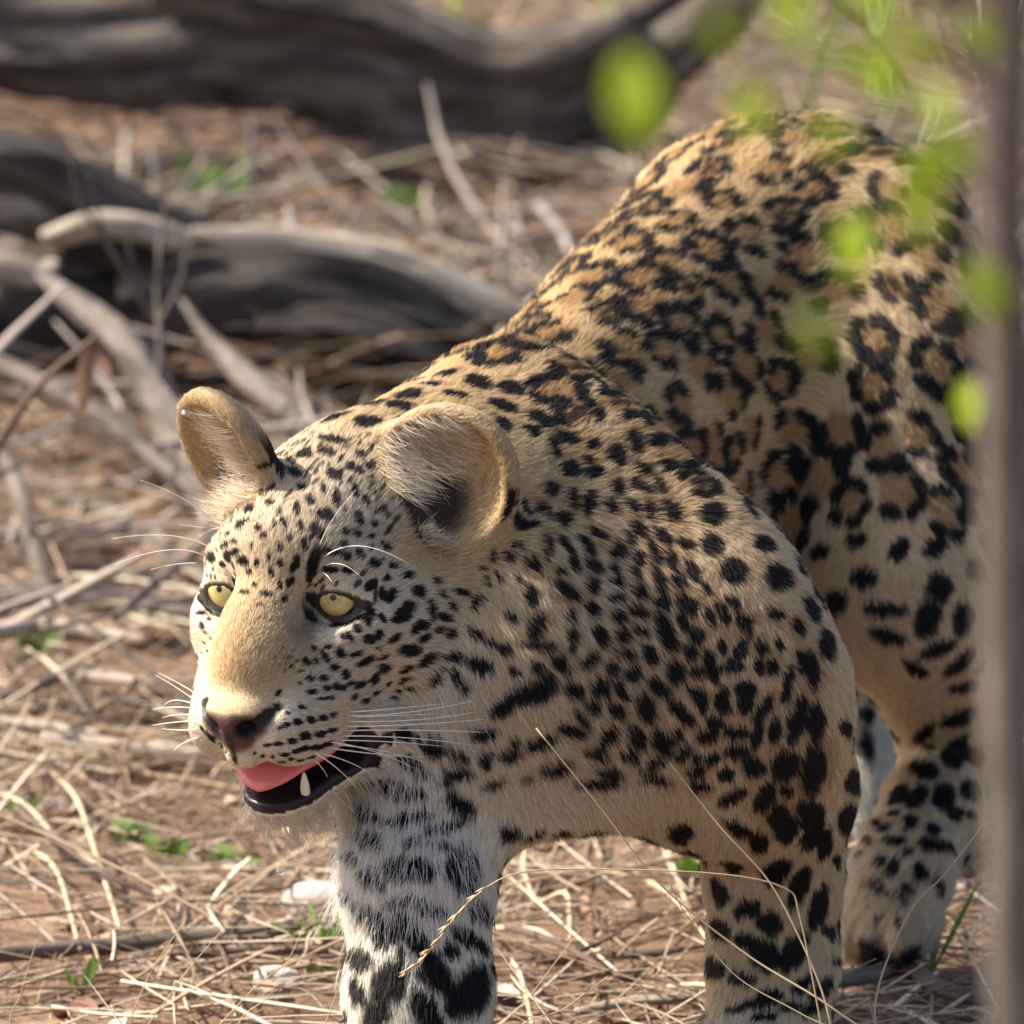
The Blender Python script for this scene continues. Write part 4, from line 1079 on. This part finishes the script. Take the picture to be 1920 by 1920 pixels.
def standing(name, n, xr, yr, hr, wr, cols, seed, lean=.25):
    g = np.random.default_rng(seed)
    x = g.uniform(*xr, n); y = g.uniform(*yr, n)
    p = np.stack([x, y, 0 * x], 1)
    k = g.random(n) < sstep(.35, .65, vnoise(p / .4 + 70)); x, y = x[k], y[k]; n = len(x)
    Hh = g.uniform(*hr, n); W = g.uniform(*wr, n)
    th = g.uniform(0, 6.28, n); ln = np.abs(g.normal(0, lean, n))
    d = np.stack([np.cos(th) * ln, np.sin(th) * ln, np.ones(n)], 1)
    b = np.stack([x, y, ground_z(x, y)], 1)
    rings, sides = 4, 3
    t = np.linspace(0, 1, rings)
    ctr = b[:, None] + d[:, None] * (t[None, :, None] * Hh[:, None, None])
    ctr[..., :2] += (d[:, None, :2] * (t ** 2)[None, :, None] * Hh[:, None, None]) * 1.5
    vs = np.stack([ctr + np.stack([np.cos(a + th), np.sin(a + th), 0 * th], 1)[:, None] * (W[:, None] * .5 * (1 - .8 * t[None]))[..., None] for a in (0, 2.1, 4.2)], 2).reshape(-1, 3)
    base = np.arange(n)[:, None, None] * rings * sides; k = np.arange(rings - 1)[None, :, None]; j = np.arange(sides)[None, None, :]
    f = np.stack([base + k * sides + j, base + k * sides + (j + 1) % sides, base + (k + 1) * sides + (j + 1) % sides, base + (k + 1) * sides + j], -1).reshape(-1, 4)
    o = mesh_np(name, vs, f, M_STRAW, None)
    c = np.array(cols)[g.integers(0, len(cols), n)] * g.uniform(.75, 1.2, (n, 1))
    set_attr(o.data, 'coat', 'FLOAT_COLOR', 'POINT', np.c_[np.repeat(c, rings * sides, 0), np.ones(len(vs))], 'color')
    o['kind'] = 'stuff'
    return o
o = standing('tall_dry_grass', 5200, (-2.2, 2.6), (3.9, 8.5), (.12, .42), (.004, .011), STRAW + [(.22, .30, .07), (.28, .33, .10), (.50, .40, .26)], 31)
tag(o, 'tall dry grass with some green standing far behind the leopard', 'tall grass')
o = standing('green_undergrowth', 1500, (.25, 1.6), (3.6, 7.5), (.10, .34), (.006, .016), [(.17, .26, .05), (.24, .32, .07), (.30, .33, .12)], 32, .35)
tag(o, 'pale green undergrowth standing behind the rump of the leopard', 'undergrowth')

# ---- logs, branches and sticks
def chain(pts, n):
    """smooth curve through points (Catmull-Rom)"""
    p = np.asarray(pts, float); p = np.vstack([2 * p[0] - p[1], p, 2 * p[-1] - p[-2]])
    out = []
    m = len(p) - 3
    for s in np.linspace(0, m - 1e-6, n):
        i = int(s); t = s - i
        a, b, c, d = p[i], p[i + 1], p[i + 2], p[i + 3]
        out.append(.5 * ((2 * b) + (c - a) * t + (2 * a - 5 * b + 4 * c - d) * t * t + (3 * b - a - 3 * c + d) * t ** 3))
    return np.array(out)
def wood(name, pts, radii, mat, rough=.12, seed=0, sides=24, rings=60, parent=None, twist=1.5, origin=None):
    """a knotty limb: ridged along its grain; pts in world space"""
    c = chain(np.c_[np.asarray(pts, float), np.asarray(radii, float)], rings)
    P_, R_ = c[:, :3], c[:, 3]
    s = np.r_[0, np.cumsum(np.linalg.norm(np.diff(P_, axis=0), axis=1))]
    vs, uv = [], []
    prev = None
    for i in range(rings):
        t = unit(P_[min(i + 1, rings - 1)] - P_[max(i - 1, 0)])
        a = np.cross(t, (0.1, 0, 1)) if prev is None else prev - t * (prev @ t)
        a = unit(a); prev = a; b = np.cross(t, a)
        th = 2 * np.pi * np.arange(sides) / sides
        ang = th + twist * s[i]
        q = np.stack([np.cos(ang) * 1.6 + seed * 7.1, np.sin(ang) * 1.6 + seed * 3.3, np.full(sides, s[i] * 3.5)], 1)
        q2 = np.stack([np.cos(ang) * 5 + seed, np.sin(ang) * 5 + seed * 2.0, np.full(sides, s[i] * 9)], 1)
        rr = R_[i] * (1 + rough * 4 * (vnoise(q) - .5) + rough * 2.2 * (vnoise(q2) - .5))
        vs.append(P_[i] + (a[None] * np.cos(th)[:, None] + b[None] * np.sin(th)[:, None]) * rr[:, None])
        r0 = max(R_[i], .004)
        uv.append(np.stack([np.cos(ang) * r0 * 7 + seed, np.sin(ang) * r0 * 7, np.full(sides, s[i] * 1.3 + seed)], 1))
    vs = np.concatenate(vs); uv = np.concatenate(uv)
    k = np.arange(rings - 1)[:, None]; j = np.arange(sides)[None]
    f = np.stack([k * sides + j, k * sides + (j + 1) % sides, (k + 1) * sides + (j + 1) % sides, (k + 1) * sides + j], -1).reshape(-1, 4).tolist()
    f.append(list(range(sides))[::-1]); f.append(list(range((rings - 1) * sides, rings * sides)))
    org = np.asarray(P_[rings // 2]) if origin is None else np.asarray(origin)
    o = link_mesh(name, vs - org, f, mat, parent)
    if parent is None: o.location = org
    set_attr(o.data, 'along', 'FLOAT_VECTOR', 'POINT', uv, 'vector')
    return o
def thing(name, loc, label, cat, group=None):
    e = bpy.data.objects.new(name, None); COL.objects.link(e); e.location = loc
    return tag(e, label, cat, group)
def px_path(pts, y):
    """photograph points at depth y (a number, or one per point)"""
    ys = [y] * len(pts) if np.isscalar(y) else y
    return [P(u, v, yy) for (u, v), yy in zip(pts, ys)]
def lying(pts, r):
    """photograph points of something that lies on the ground"""
    return [G(u, v, r) for (u, v) in pts]

# the big fallen branch across the back
org = G(950, 290, 0)
e = thing('fallen_branch', org, 'thick grey fallen branch sagging to the ground behind the leopard', 'branch')
Y = float(org[1])
wood('limb', px_path([(-160, 40), (150, 75), (420, 70), (620, 110), (790, 165), (950, 185), (1090, 160), (1215, 80), (1330, 0), (1480, -120)], Y), [.062, .058, .052, .050, .054, .056, .050, .042, .036, .033], M_LOG, .20, 1, 48, 160, e, origin=org)
wood('side_limb', px_path([(300, -60), (480, -5), (660, 25), (800, 80), (930, 130), (1060, 110), (1190, 40)], Y - .05), [.030, .032, .030, .030, .030, .026, .018], M_LOG, .16, 2, 28, 90, e, origin=org)
wood('broken_stub', px_path([(1020, 240), (1120, 225), (1200, 150), (1240, 90)], Y - .03), [.030, .034, .034, .022], M_LOG2, .2, 3, 28, 50, e, origin=org)
# the rotten log in the middle distance
org = G(600, 720, 0)
e = thing('rotten_log', org, 'dark rotting log with pale splintered edges lying beneath the fallen branch', 'log')
Y = float(org[1])
wood('trunk', px_path([(230, 560), (400, 545), (560, 555), (720, 590), (880, 640), (1060, 690), (1230, 720)], Y), [.052, .056, .056, .052, .040, .032, .024], M_LOG2, .16, 4, 44, 120, e, origin=org)
wood('bark_edge', px_path([(360, 440), (520, 452), (680, 480), (800, 520), (930, 575), (1020, 600)], Y - .02), [.008, .013, .014, .013, .011, .007], M_PALE, .25, 5, 16, 60, e, origin=org)
wood('knot_ridge', px_path([(480, 600), (640, 610), (760, 650), (860, 700)], Y - .055), [.018, .022, .020, .012], M_LOG2, .22, 6, 20, 50, e, origin=org)
wood('root_end', px_path([(-120, 330), (40, 340), (170, 400), (300, 470), (420, 520)], Y + .02), [.045, .046, .040, .040, .036], M_LOG2, .2, 7, 32, 70, e, origin=org)
wood('root_end', px_path([(-120, 600), (60, 590), (220, 580), (380, 575)], Y + .05), [.050, .052, .050, .040], M_LOG2, .2, 8, 32, 60, e, origin=org)
wood('splinter', px_path([(80, 450), (170, 425), (260, 430), (330, 450), (370, 440)], Y - .045), [.008, .013, .013, .012, .004], M_PALE, .3, 9, 14, 40, e, origin=org)
wood('splinter', px_path([(-60, 490), (10, 500), (70, 515), (110, 490)], Y - .045), [.012, .014, .012, .004], M_PALE, .3, 10, 14, 30, e, origin=org)

STICKS = [
 # name, label, points, depth (None: lies on the ground), radii px, material
 ('dead_root', 'thick grey root slanting down in front of the rotten log', [(70, 510), (130, 555), (230, 640), (300, 760), (360, 880), (430, 1010), (500, 1100)], (2.26, 2.2, 2.1, 2.0, 1.85, 1.7, 1.55), (5, 16, 28, 32, 26, 20, 12), M_STICK),
 ('dead_root', 'grey root propped against the rotten log behind the right ear', [(340, 560), (385, 625), (450, 695), (540, 770), (640, 860), (760, 950)], (2.28, 2.2, 2.1, 2.0, 1.9, 1.75), (4, 13, 22, 23, 18, 12), M_STICK),
 ('stick', 'grey stick sloping down to the ear from the rotten log', [(-80, 650), (40, 700), (180, 775), (300, 870), (420, 965), (540, 1060)], (2.1, 2.05, 1.95, 1.85, 1.75, 1.6), (19, 19, 20, 19, 17, 14), M_STICK),
 ('stick', 'thin grey stick slanting behind the brow whiskers', [(-60, 860), (100, 925), (230, 985), (340, 1060), (460, 1130)], None, (16, 17, 17, 15, 12), M_STICK),
 ('stick', 'upright grey stick leaning among the fallen twigs', [(-40, 760), (20, 880), (60, 1010), (95, 1135)], (1.75, 1.7, 1.62, 1.55), (12, 15, 15, 14), M_STICK),
 ('stick', 'straight grey stick lying level behind the muzzle', [(-80, 1128), (60, 1130), (200, 1138), (380, 1165), (520, 1180)], None, (19, 20, 19, 17, 13), M_STICK),
 ('stick', 'short pale crooked stick lying under the level grey stick', [(45, 1150), (80, 1172), (150, 1190), (280, 1212)], None, (8, 12, 12, 8), M_PALE),
 ('stick', 'thin grey stick rising beside the short crooked stick', [(215, 1160), (290, 1095), (360, 1040), (420, 990)], (1.35, 1.4, 1.45, 1.5), (9, 9, 8, 6), M_STICK),
 ('stick', 'pale stick lying level with the whiskers on the brown soil', [(-60, 1355), (80, 1365), (180, 1385), (260, 1400)], None, (13, 14, 12, 8), M_PALE),
 ('stick', 'long pale stick ending behind the chin', [(80, 1388), (200, 1398), (330, 1408), (470, 1412), (600, 1420)], None, (12, 14, 14, 12, 9), M_PALE),
 ('stick', 'long grey stick lying across the straw towards the white foreleg', [(-60, 1800), (120, 1786), (260, 1778), (420, 1765), (600, 1745), (760, 1738)], None, (16, 15, 14, 14, 13, 10), M_STICK),
 ('stick', 'dark stick lying beside the long grey stick', [(330, 1800), (480, 1795), (640, 1792), (800, 1790)], None, (8, 10, 10, 8), M_TWIG),
 ('stick', 'thin brown stick lying level beyond the rotten log', [(280, 395), (480, 388), (700, 398), (900, 402), (1130, 395)], None, (9, 11, 11, 10, 8), M_TWIG),
 ('stick', 'thin slanting stick fallen between the two logs', [(840, 405), (900, 460), (960, 520), (1010, 565)], (3.0, 2.85, 2.7, 2.6), (11, 11, 10, 8), M_STICK),
 ('stick', 'dark level stick lying between the forelegs', [(900, 1790), (1000, 1805), (1120, 1800), (1250, 1795), (1340, 1785)], None, (7, 9, 9, 8, 6), M_TWIG),
 ('stick', 'bent grey branch lying behind the left forepaw under the raised foot', [(1560, 1845), (1640, 1830), (1690, 1812), (1760, 1850), (1830, 1868), (1960, 1862)], None, (12, 14, 15, 14, 13, 12), M_STICK),
 ('stick', 'pale stick reaching the left forepaw from the straw', [(1080, 1908), (1180, 1892), (1280, 1885), (1380, 1868)], None, (8, 9, 9, 7), M_PALE),
]
for i, (nm, lb, pts, y, rad, mt) in enumerate(STICKS):
    if y is None:
        r0 = np.mean(rad) * 7.5 / F_PX
        q = lying(pts, r0 * .9)
        q = [p + np.array([0, 0, max(0.0, ground_z(p[0], p[1])[0] + .012) * .6]) for p in q]
    else: q = px_path(pts, y)
    rr = [k * (p[1] + 7.2) / F_PX for k, p in zip(rad, q)]
    tag(wood(nm, q, rr, mt, .34 if nm == 'dead_root' else .15, 20 + i, 16, 60), lb, 'root' if nm == 'dead_root' else 'stick')
M_REED = nodes_mat('pale_reed', bark([(.3, (.38, .28, .17)), (.6, (.56, .46, .30)), (.8, (.68, .59, .42))], 12, bd=.001), .5, .35)
REED_LABELS = ['straight pale reed stalk pointing at the left forepaw from under the belly', 'hooked pale reed stalk lying behind the white foreleg', 'pale reed stalk lying under the belly beside the left elbow', 'pale reed stalk lying against the blue green sprig', 'pale reed stalk crossing the dark curved twig', 'pale reed stalk by the seedling at the upper end of the dark curved twig', 'thin level reed stalk lying behind the dark curved twig', 'short pale reed stalk between the dark curved twig and the long grey stick', 'pale reed stalk lying beside the dark forked twig', 'short reed stalk standing on end beside the white foreleg', 'pale reed stalk lying behind the raised hind foot', 'short pale reed stalk touching the left forepaw']
for i, (pts, y0) in enumerate([([(1222, 1530), (1250, 1610), (1290, 1700), (1332, 1795)], .22), ([(985, 1590), (984, 1655), (1010, 1690), (1062, 1695), (1070, 1760)], .20), ([(1140, 1500), (1200, 1520), (1290, 1545), (1330, 1565)], .45),
        ([(1215, 1650), (1270, 1710), (1330, 1760), (1390, 1800)], .16), ([(100, 1450), (145, 1520), (180, 1600), (225, 1760)], .35), ([(-20, 1480), (50, 1530), (110, 1575), (180, 1640)], .4), ([(-20, 1465), (80, 1445), (190, 1425)], .55),
        ([(60, 1590), (110, 1660), (150, 1780)], .22), ([(930, 1740), (1010, 1765), (1080, 1790), (1130, 1800)], .12), ([(960, 1800), (980, 1860), (1000, 1930)], .04), ([(1590, 1560), (1640, 1600), (1700, 1640)], .75), ([(1250, 1850), (1330, 1870), (1400, 1900)], .05)]):
    q = lying(pts, .008); q = [p + np.array([0, 0, .008 * (k % 2)]) for k, p in enumerate(q)]
    tag(wood('reed_stalk', q, [.0019] * len(q), M_REED, .03, 60 + i, 6, 16), REED_LABELS[i], 'reed', 'pale reed stalks lying over the straw')
# dark forked twigs
def twig(label, main, subs, y, r, mat=M_TWIG, cat='twig', name='twig', group=None):
    q = px_path(main, y) if y is not None else [G(u, v, .012 + .012 * math.sin(k * 1.3)) for k, (u, v) in enumerate(main)]; org = np.array([q[0][0], q[0][1], 0])
    e = thing(name, org, label, cat, group)
    sc = (np.mean([p[1] for p in q]) + 7.2) / F_PX
    wood('stem', q, np.linspace(r, r * .5, len(q)) * sc, mat, .06, 3, 8, 30, e, origin=org)
    for s_, ys in subs:
        qs = px_path(s_, ys) if ys is not None else [G(u, v, .016) for (u, v) in s_]
        wood('side_twig', qs, np.linspace(r * .6, r * .3, len(qs)) * sc, mat, .06, 5, 6, 16, e, origin=org)
    return e
twig('dark curved twig arching over the straw below the chin', [(30, 1515), (120, 1585), (200, 1640), (310, 1690), (380, 1735), (420, 1790), (432, 1850)], [([(405, 1765), (440, 1730), (470, 1705)], None)], None, 7)
twig('dark forked twig lying between the forelegs on the straw', [(950, 1735), (1050, 1770), (1130, 1815), (1200, 1850), (1245, 1905), (1280, 1960)], [([(1080, 1785), (1140, 1760), (1190, 1725)], None), ([(1150, 1830), (1230, 1835), (1310, 1860)], None), ([(1060, 1690), (1110, 1700), (1140, 1790)], None)], None, 8)
twig('tuft of thin dry twigs sprouting in front of the rotten log', [(300, 720), (302, 640), (296, 560), (300, 450)],
     [([(298, 620), (240, 520), (195, 440), (165, 320)], 2.0), ([(300, 610), (255, 520), (235, 420)], 2.0), ([(302, 600), (340, 520), (346, 470)], 1.98), ([(197, 445), (150, 380), (130, 290)], 2.0), ([(300, 480), (310, 380), (300, 290)], 2.02)], (1.98, 1.98, 1.99, 2.0), 9, M_STICK)
e = twig('orange brown twig with a withered hanging leaf', [(-40, 900), (30, 780), (90, 705), (180, 632)], [], (1.5, 1.45, 1.42, 1.4), 11, M_TWIG)
def leaf_mesh(L, W, fold=.25, curl=.3, n=9):
    """a leaf along +x with a folded midrib and a pointed tip; has thickness"""
    vs, fs = [], []
    for side in (1, -1):
        for i in range(n):
            t = i / (n - 1)
            w = W * .5 * (math.sin(math.pi * min(1, t * .92 + .06)) ** .8)
            z = -curl * L * t * t
            for k in (-1, 0, 1):
                vs.append((L * t, k * w, z + abs(k) * fold * w + side * .00025))
    m = 3 * n
    for i in range(n - 1):
        for k in (0, 1):
            a = i * 3 + k
            fs.append((a, a + 3, a + 4, a + 1)); fs.append((m + a, m + a + 1, m + a + 4, m + a + 3))
    return np.array(vs), fs
def place_leaf(name, base, direction, L, W, mat, parent, org, upv=(0, 0, 1), curl=.3, fold=.25):
    f = unit(direction); s = unit(np.cross(upv, f)); u = np.cross(f, s)
    v, fc = leaf_mesh(L, W, fold, curl)
    return link_mesh(name, np.asarray(base) + v @ np.array([f, s, u]) - org, fc, mat, parent)
org_e = np.array(e.location)
place_leaf('withered_leaf', P(165, 650, 1.40), (-.1, 0, -1), .055, .014, M_DRYLEAF, e, org_e, (0, 1, 0))
place_leaf('withered_leaf', P(178, 640, 1.40), (.35, 0, -.8), .03, .012, M_DRYLEAF, e, org_e, (0, 1, 0))

# ---- fallen leaves (too many to count) and small stones
def leaf_litter(n, seed):
    g = np.random.default_rng(seed); V, Fq, Cc = [], [], []
    v0, f0 = leaf_mesh(1, .5, .3, .15, 6); k = 0
    f0 = np.array(f0)
    for i in range(n):
        x, y = g.uniform(-1.1, 1.2), g.uniform(-.8, 3.2)
        L = g.uniform(.018, .05)
        th, el, ro = g.uniform(0, 6.28), g.normal(0, .25), g.normal(0, .6)
        A = frame((math.cos(th) * math.cos(el), math.sin(th) * math.cos(el), math.sin(el)), (math.sin(ro) * .6, .1, 1))
        V.append(v0 * L @ A + np.array([x, y, ground_z(x, y)[0] + .008])); Fq.append(f0 + k); k += len(v0)
        c = np.array([(.30, .15, .09), (.42, .27, .17), (.20, .09, .06), (.52, .40, .28), (.62, .53, .42)])[g.integers(0, 5)] * g.uniform(.8, 1.15)
        Cc.append(np.tile(c, (len(v0), 1)))
    o = mesh_np('leaf_litter', np.concatenate(V), np.concatenate(Fq), M_STRAW, None)
    Cc = np.concatenate(Cc)
    set_attr(o.data, 'coat', 'FLOAT_COLOR', 'POINT', np.c_[Cc, np.ones(len(Cc))], 'color')
    o['kind'] = 'stuff'
    return o
tag(leaf_litter(1500, 41), 'curled brown leaves scattered over the soil', 'leaf litter')
M_STONE = nodes_mat('pale_stone', lambda t, b: (t.links.new(ramp(t, noise(t, 50, detail=6).outputs['Fac'], [(.3, (.34, .29, .25)), (.7, (.58, .53, .47))]), b.inputs['Base Color']), bump(t, b, noise(t, 120).outputs['Fac'], .004)), .9)
def stone(u, v, r, label, seed):
    c = G(u, v, r * .3)
    vv, ff = sphere(18, 12)
    q = vv * np.array([1.25, .9, .7]) * r * (1 + .5 * (vnoise(vv * 1.7 + seed * 5) - .5))[:, None]
    o = link_mesh('stone', q, ff, M_STONE); o.location = c
    tag(o, label, 'stone')
stone(600, 1688, .021, 'pale stone lying beside the white foreleg', 1)
stone(520, 1840, .015, 'small pale stone near the long grey stick', 2)

# ---- green sprouts
def tuft(u, v, n, L, W, label, seed, spread=.6, mat=M_SPROUT, name='grass_tuft', cat='grass tuft', up=1.0):
    g = np.random.default_rng(seed); org = G(u, v, 0); org[2] = ground_z(org[0], org[1])[0]
    e = thing(name, org, label, cat)
    for i in range(n):
        a = g.uniform(0, 6.28); d = np.array([math.cos(a) * spread, math.sin(a) * spread, up * g.uniform(.6, 1.2)])
        place_leaf('blade' if W < .008 else 'leaf', org + d * .002, d, L * .85 * g.uniform(.6, 1.2), W * g.uniform(.8, 1.2), mat, e, org, (0.1, -.9, .5), .25)
tuft(610, 1775, 8, .050, .0045, 'bright green grass tuft beside the white foreleg', 1, .8)
tuft(598, 1818, 6, .016, .010, 'small green seedling beside the long grey stick', 2, 1)
tuft(245, 1545, 7, .022, .014, 'bright green seedling standing alone on the straw behind the chin', 3, .8)
tuft(312, 1590, 7, .022, .015, 'yellow green seedling near the chin', 4, .8)
tuft(445, 1595, 8, .022, .013, 'low spreading green seedling under the chin', 5, 1.2)
tuft(150, 1860, 5, .032, .005, 'thin green blades beside the end of the long grey stick', 6, .35)
tuft(395, 375, 9, .085, .020, 'tall green weed growing beyond the rotten log', 7, .5)
tuft(748, 372, 7, .050, .022, 'small green plant growing under the fallen branch', 8, .8)
tuft(1300, 1640, 10, .030, .012, 'blue green sprig beside the left foreleg', 9, 1.0)
tuft(1745, 1800, 6, .085, .0045, 'green grass blades below the raised hind foot', 10, .35)
tuft(60, 1215, 6, .035, .016, 'dim green seedling under the crooked stick', 11, .9)
tuft(1640, 1810, 6, .020, .010, 'small green seedling behind the left forepaw', 12, 1.1)
tuft(30, 1500, 7, .03, .014, 'green seedling by the upper end of the dark curved twig', 13, .9)

# ---- single straw stems standing in front of the animal
M_STEM = plain('straw_stem', (.42, .30, .17), .5, .3)
def stem(label, pts, y, r=1.6, head=None, group=None):
    q = px_path(pts, y)
    last = q[0]
    org = np.array([last[0] + .02, last[1], -.005])
    q = [org] + q
    e = thing('standing_straw', org, label, 'straw', group)
    c = chain(q, 40); sc = 7.1 / F_PX
    vs, fs = tube(c - org, np.linspace(r, r * .6, 40) * sc, 5)
    link_mesh('stalk', vs, fs, M_STEM, e)
    if head:
        a, b = head
        g = np.random.default_rng(5); vs2, fs2 = [], []
        for k in range(26):
            i = int(a * 39 + (b - a) * 39 * k / 26); p = c[i] - org; t = unit(c[min(i + 1, 39)] - c[i])
            d = unit(t + g.normal(0, .35, 3)); v2, f2 = tube([p, p + d * .004, p + d * .009], [.0004, .0009, .0002], 4)
            fs2 += [tuple(x + len(vs2) for x in f) for f in f2]; vs2 += list(v2)
        link_mesh('seed_head', vs2, fs2, M_STEM, e)
stem('long straight straw stem leaning across the left foreleg', [(1700, 2010), (1560, 1890), (1400, 1790), (1240, 1660), (1130, 1520), (1005, 1365)], (-.12, -.12, -.10, -.09, -.08, -.07), 2.6)
stem('straw stem bent over in front of the left foreleg', [(1575, 2000), (1545, 1870), (1500, 1760), (1440, 1650), (1350, 1550), (1255, 1430)], (-.06, -.05, -.04, -.03, -.02, .0), 2.6)
stem('fine straw stem with a seed head drooping over the white foreleg', [(1545, 1950), (1500, 1720), (1470, 1665), (1340, 1638), (1100, 1630), (960, 1640), (870, 1700), (800, 1790), (748, 1832)], (-.14, -.14, -.14, -.15, -.16, -.17, -.17, -.17, -.17), 1.9, (.72, .97))
stem('straw stem leaning past the raised hind foot', [(1640, 1900), (1700, 1720), (1770, 1640), (1845, 1545)], (.05, .08, .10, .12), 2.2)
stem('straw stem lying low across the left forepaw', [(1640, 1985), (1500, 1900), (1380, 1830), (1290, 1720), (1255, 1655)], (-.08, -.07, -.06, -.05, -.05), 1.8)
for k, (a, b, c_) in enumerate([((905, 1990), (1000, 1860), (1090, 1740)), ((250, 2000), (330, 1850), (420, 1740)), ((380, 2000), (460, 1870), (560, 1790)), ((960, 1960), (1060, 1890), (1140, 1830)), ((600, 2000), (625, 1880), (690, 1720)), ((240, 1990), (270, 1850), (350, 1720)), ((440, 1960), (510, 1860), (570, 1740)), ((20, 1960), (40, 1860), (70, 1760))]):
    stem('fine pale straw stem rising from the straw in front of the leopard', [a, b, c_], -.12 - .02 * k, 1.5, None, 'fine straw stems in front of the leopard')

# ---- out of focus shrub close to the camera
SY = -2.75
org = P(1905, 1900, SY); org[2] = 0
shrub = thing('shrub', org, 'leafy shrub with a bare grey stem standing close in front of the leopard', 'shrub')
b0 = P(1925, 2300, SY); g0 = np.array([b0[0] + .01, SY, -.02])
wood('stem', [g0, (g0 + b0) / 2, b0] + px_path([(1906, 1900), (1898, 1500), (1888, 1100), (1886, 700), (1880, 350), (1892, 50), (1905, -300)], SY), [.012, .012, .0115, .0112, .0110, .0108, .0106, .0102, .0095, .0075], M_STICK, .06, 50, 14, 90, shrub, origin=org)
wood('branch', px_path([(1886, 330), (1850, 160), (1800, 0), (1740, -160)], SY), [.007, .006, .005, .004], M_STICK, .06, 51, 10, 30, shrub, origin=org)
wood('branch', px_path([(1890, 40), (1900, -150), (1960, -400)], SY + .05), [.005, .004, .003], M_STICK, .06, 52, 10, 20, shrub, origin=org)
LEAVES = [  # leaf centre, length px, angle, depth, the stem point its twig starts from
 (1190, 185, 130, 80, -3.3, (1800, 0)), (1600, 460, 100, 95, -2.9, (1886, 640)), (1722, 395, 110, 80, -3.2, (1884, 420)), (1745, 95, 80, 40, -2.9, (1850, 160)),
 (1660, 150, 100, 60, -3.2, (1850, 160)), (1480, 20, 110, 70, -3.3, (1800, 0)), (1410, 205, 90, 80, -3.4, (1850, 160)), (1560, 250, 80, 30, -3.4, (1886, 330)),
 (1735, 310, 90, 70, -3.3, (1884, 420)), (1790, 290, 80, 120, -3.2, (1886, 330)), (1845, 545, 90, 70, -3.2, (1886, 700)), (1530, 620, 70, 60, -3.5, (1886, 700)),
 (1815, 760, 75, 90, -2.2, (1887, 900)), (1690, 60, 70, 100, -3.3, (1800, 0)), (1590, 110, 80, 20, -3.4, (1850, 160)), (1840, 60, 70, 60, -3.0, (1892, 50)),
 (1760, 200, 70, 80, -3.1, (1850, 160)), (1630, -10, 90, 60, -3.3, (1800, 0)), (1350, 60, 60, 50, -3.5, (1800, 0))]
lg = np.random.default_rng(9)
for (u, v, Lp, ang, yy, st) in LEAVES:
    sc = (yy + 7.1) / F_PX
    d = RT * math.cos(math.radians(ang)) - UP * math.sin(math.radians(ang)) * 1.0
    d = unit(d + np.array([0, lg.normal(0, .25), 0]))
    L = Lp * sc * 1.3
    base = P(u, v, yy) - d * L * .5
    s0 = P(*st, SY)
    tq = bez(s0, (s0 + base) / 2 + np.array([0, .02, .02]), base, 10)
    vs, fs = tube(tq - org, np.linspace(.0011, .0006, 10), 5)
    link_mesh('twig', vs, fs, M_TWIG, shrub)
    place_leaf('leaf', base, d, L, L * .58, M_LEAF, shrub, org, (lg.normal(-.3, .3), -.75, .55), .12, .2)

# ---- a falling drop of water and a tick on the ear
M_WATER = plain('clear_water', (1, 1, 1), .02, .5, **{'Transmission Weight': 1.0, 'IOR': 1.33})
vv, ff = sphere(20, 14)
dr = link_mesh('water_drop', np.array(vv) * .0031 * np.array([.95, .95, 1.05]), ff, M_WATER); dr.location = P(526, 1633, -.03)
tag(dr, 'clear drop of water falling below the chin', 'water drop')
M_TICK = plain('tick_shell', (.42, .40, .40), .3, .5)
h = ray_hit(352, 772)
tc = np.array(h[0]) if h[0] is not None and h[0][1] < .4 else P(350, 770, .05)
tk = thing('tick', tc, 'swollen grey tick clinging to the tip of the right ear', 'tick')
link_mesh('abdomen', np.array(vv) * np.array([.0044, .0032, .0030]) @ frame((-.8, -.3, -.3)), ff, M_TICK, tk)
link_mesh('head', np.array(vv) * .0010 + np.array([.0030, .001, .001]), ff, M_TWIG, tk)

# ---- an unseen thorn tree, added for its shade beyond the left edge of the view; its thin crown dapples the ground about the logs
tree = thing('shade_tree', (-3.6, 3.3, 0), 'small unseen thorn tree with a thin open crown added to cast shade over the logs', 'tree')
torg = np.array([-3.6, 3.3, 0.0])
wood('trunk', [torg + np.array(p) for p in ((0, 0, -.05), (.05, .02, .8), (-.03, .0, 1.6), (.08, .03, 2.4))], [.10, .08, .065, .04], M_LOG, .12, 80, 20, 40, tree, origin=torg)
tg = np.random.default_rng(77); LV, LF, LC, kk = [], [], [], 0
v0_, f0_ = leaf_mesh(1, .55, .2, .1, 4); f0_ = np.array(f0_)
for b_ in range(11):
    a_ = b_ * 2.4; tip = torg + np.array([math.cos(a_) * tg.uniform(.4, 1.0), math.sin(a_) * tg.uniform(.4, 1.0), tg.uniform(2.3, 3.3)])
    st_ = torg + np.array([.03, .01, tg.uniform(1.4, 2.3)])
    wood('branch', [st_, (st_ + tip) / 2 + tg.normal(0, .06, 3), tip], [.028, .018, .006], M_LOG, .1, 81 + b_, 8, 14, tree, origin=torg)
    for c_ in range(150):
        p_ = st_ + (tip - st_) * tg.uniform(.35, 1.1) + tg.normal(0, .15, 3)
        A_ = frame(tg.normal(0, 1, 3), tg.normal(0, 1, 3)); L_ = tg.uniform(.03, .07)
        LV.append(v0_ * L_ @ A_ + p_ - torg); LF.append(f0_ + kk); kk += len(v0_)
crown = mesh_np('crown', np.concatenate(LV), np.concatenate(LF), M_SPROUT, tree)
crown['kind'] = 'stuff'
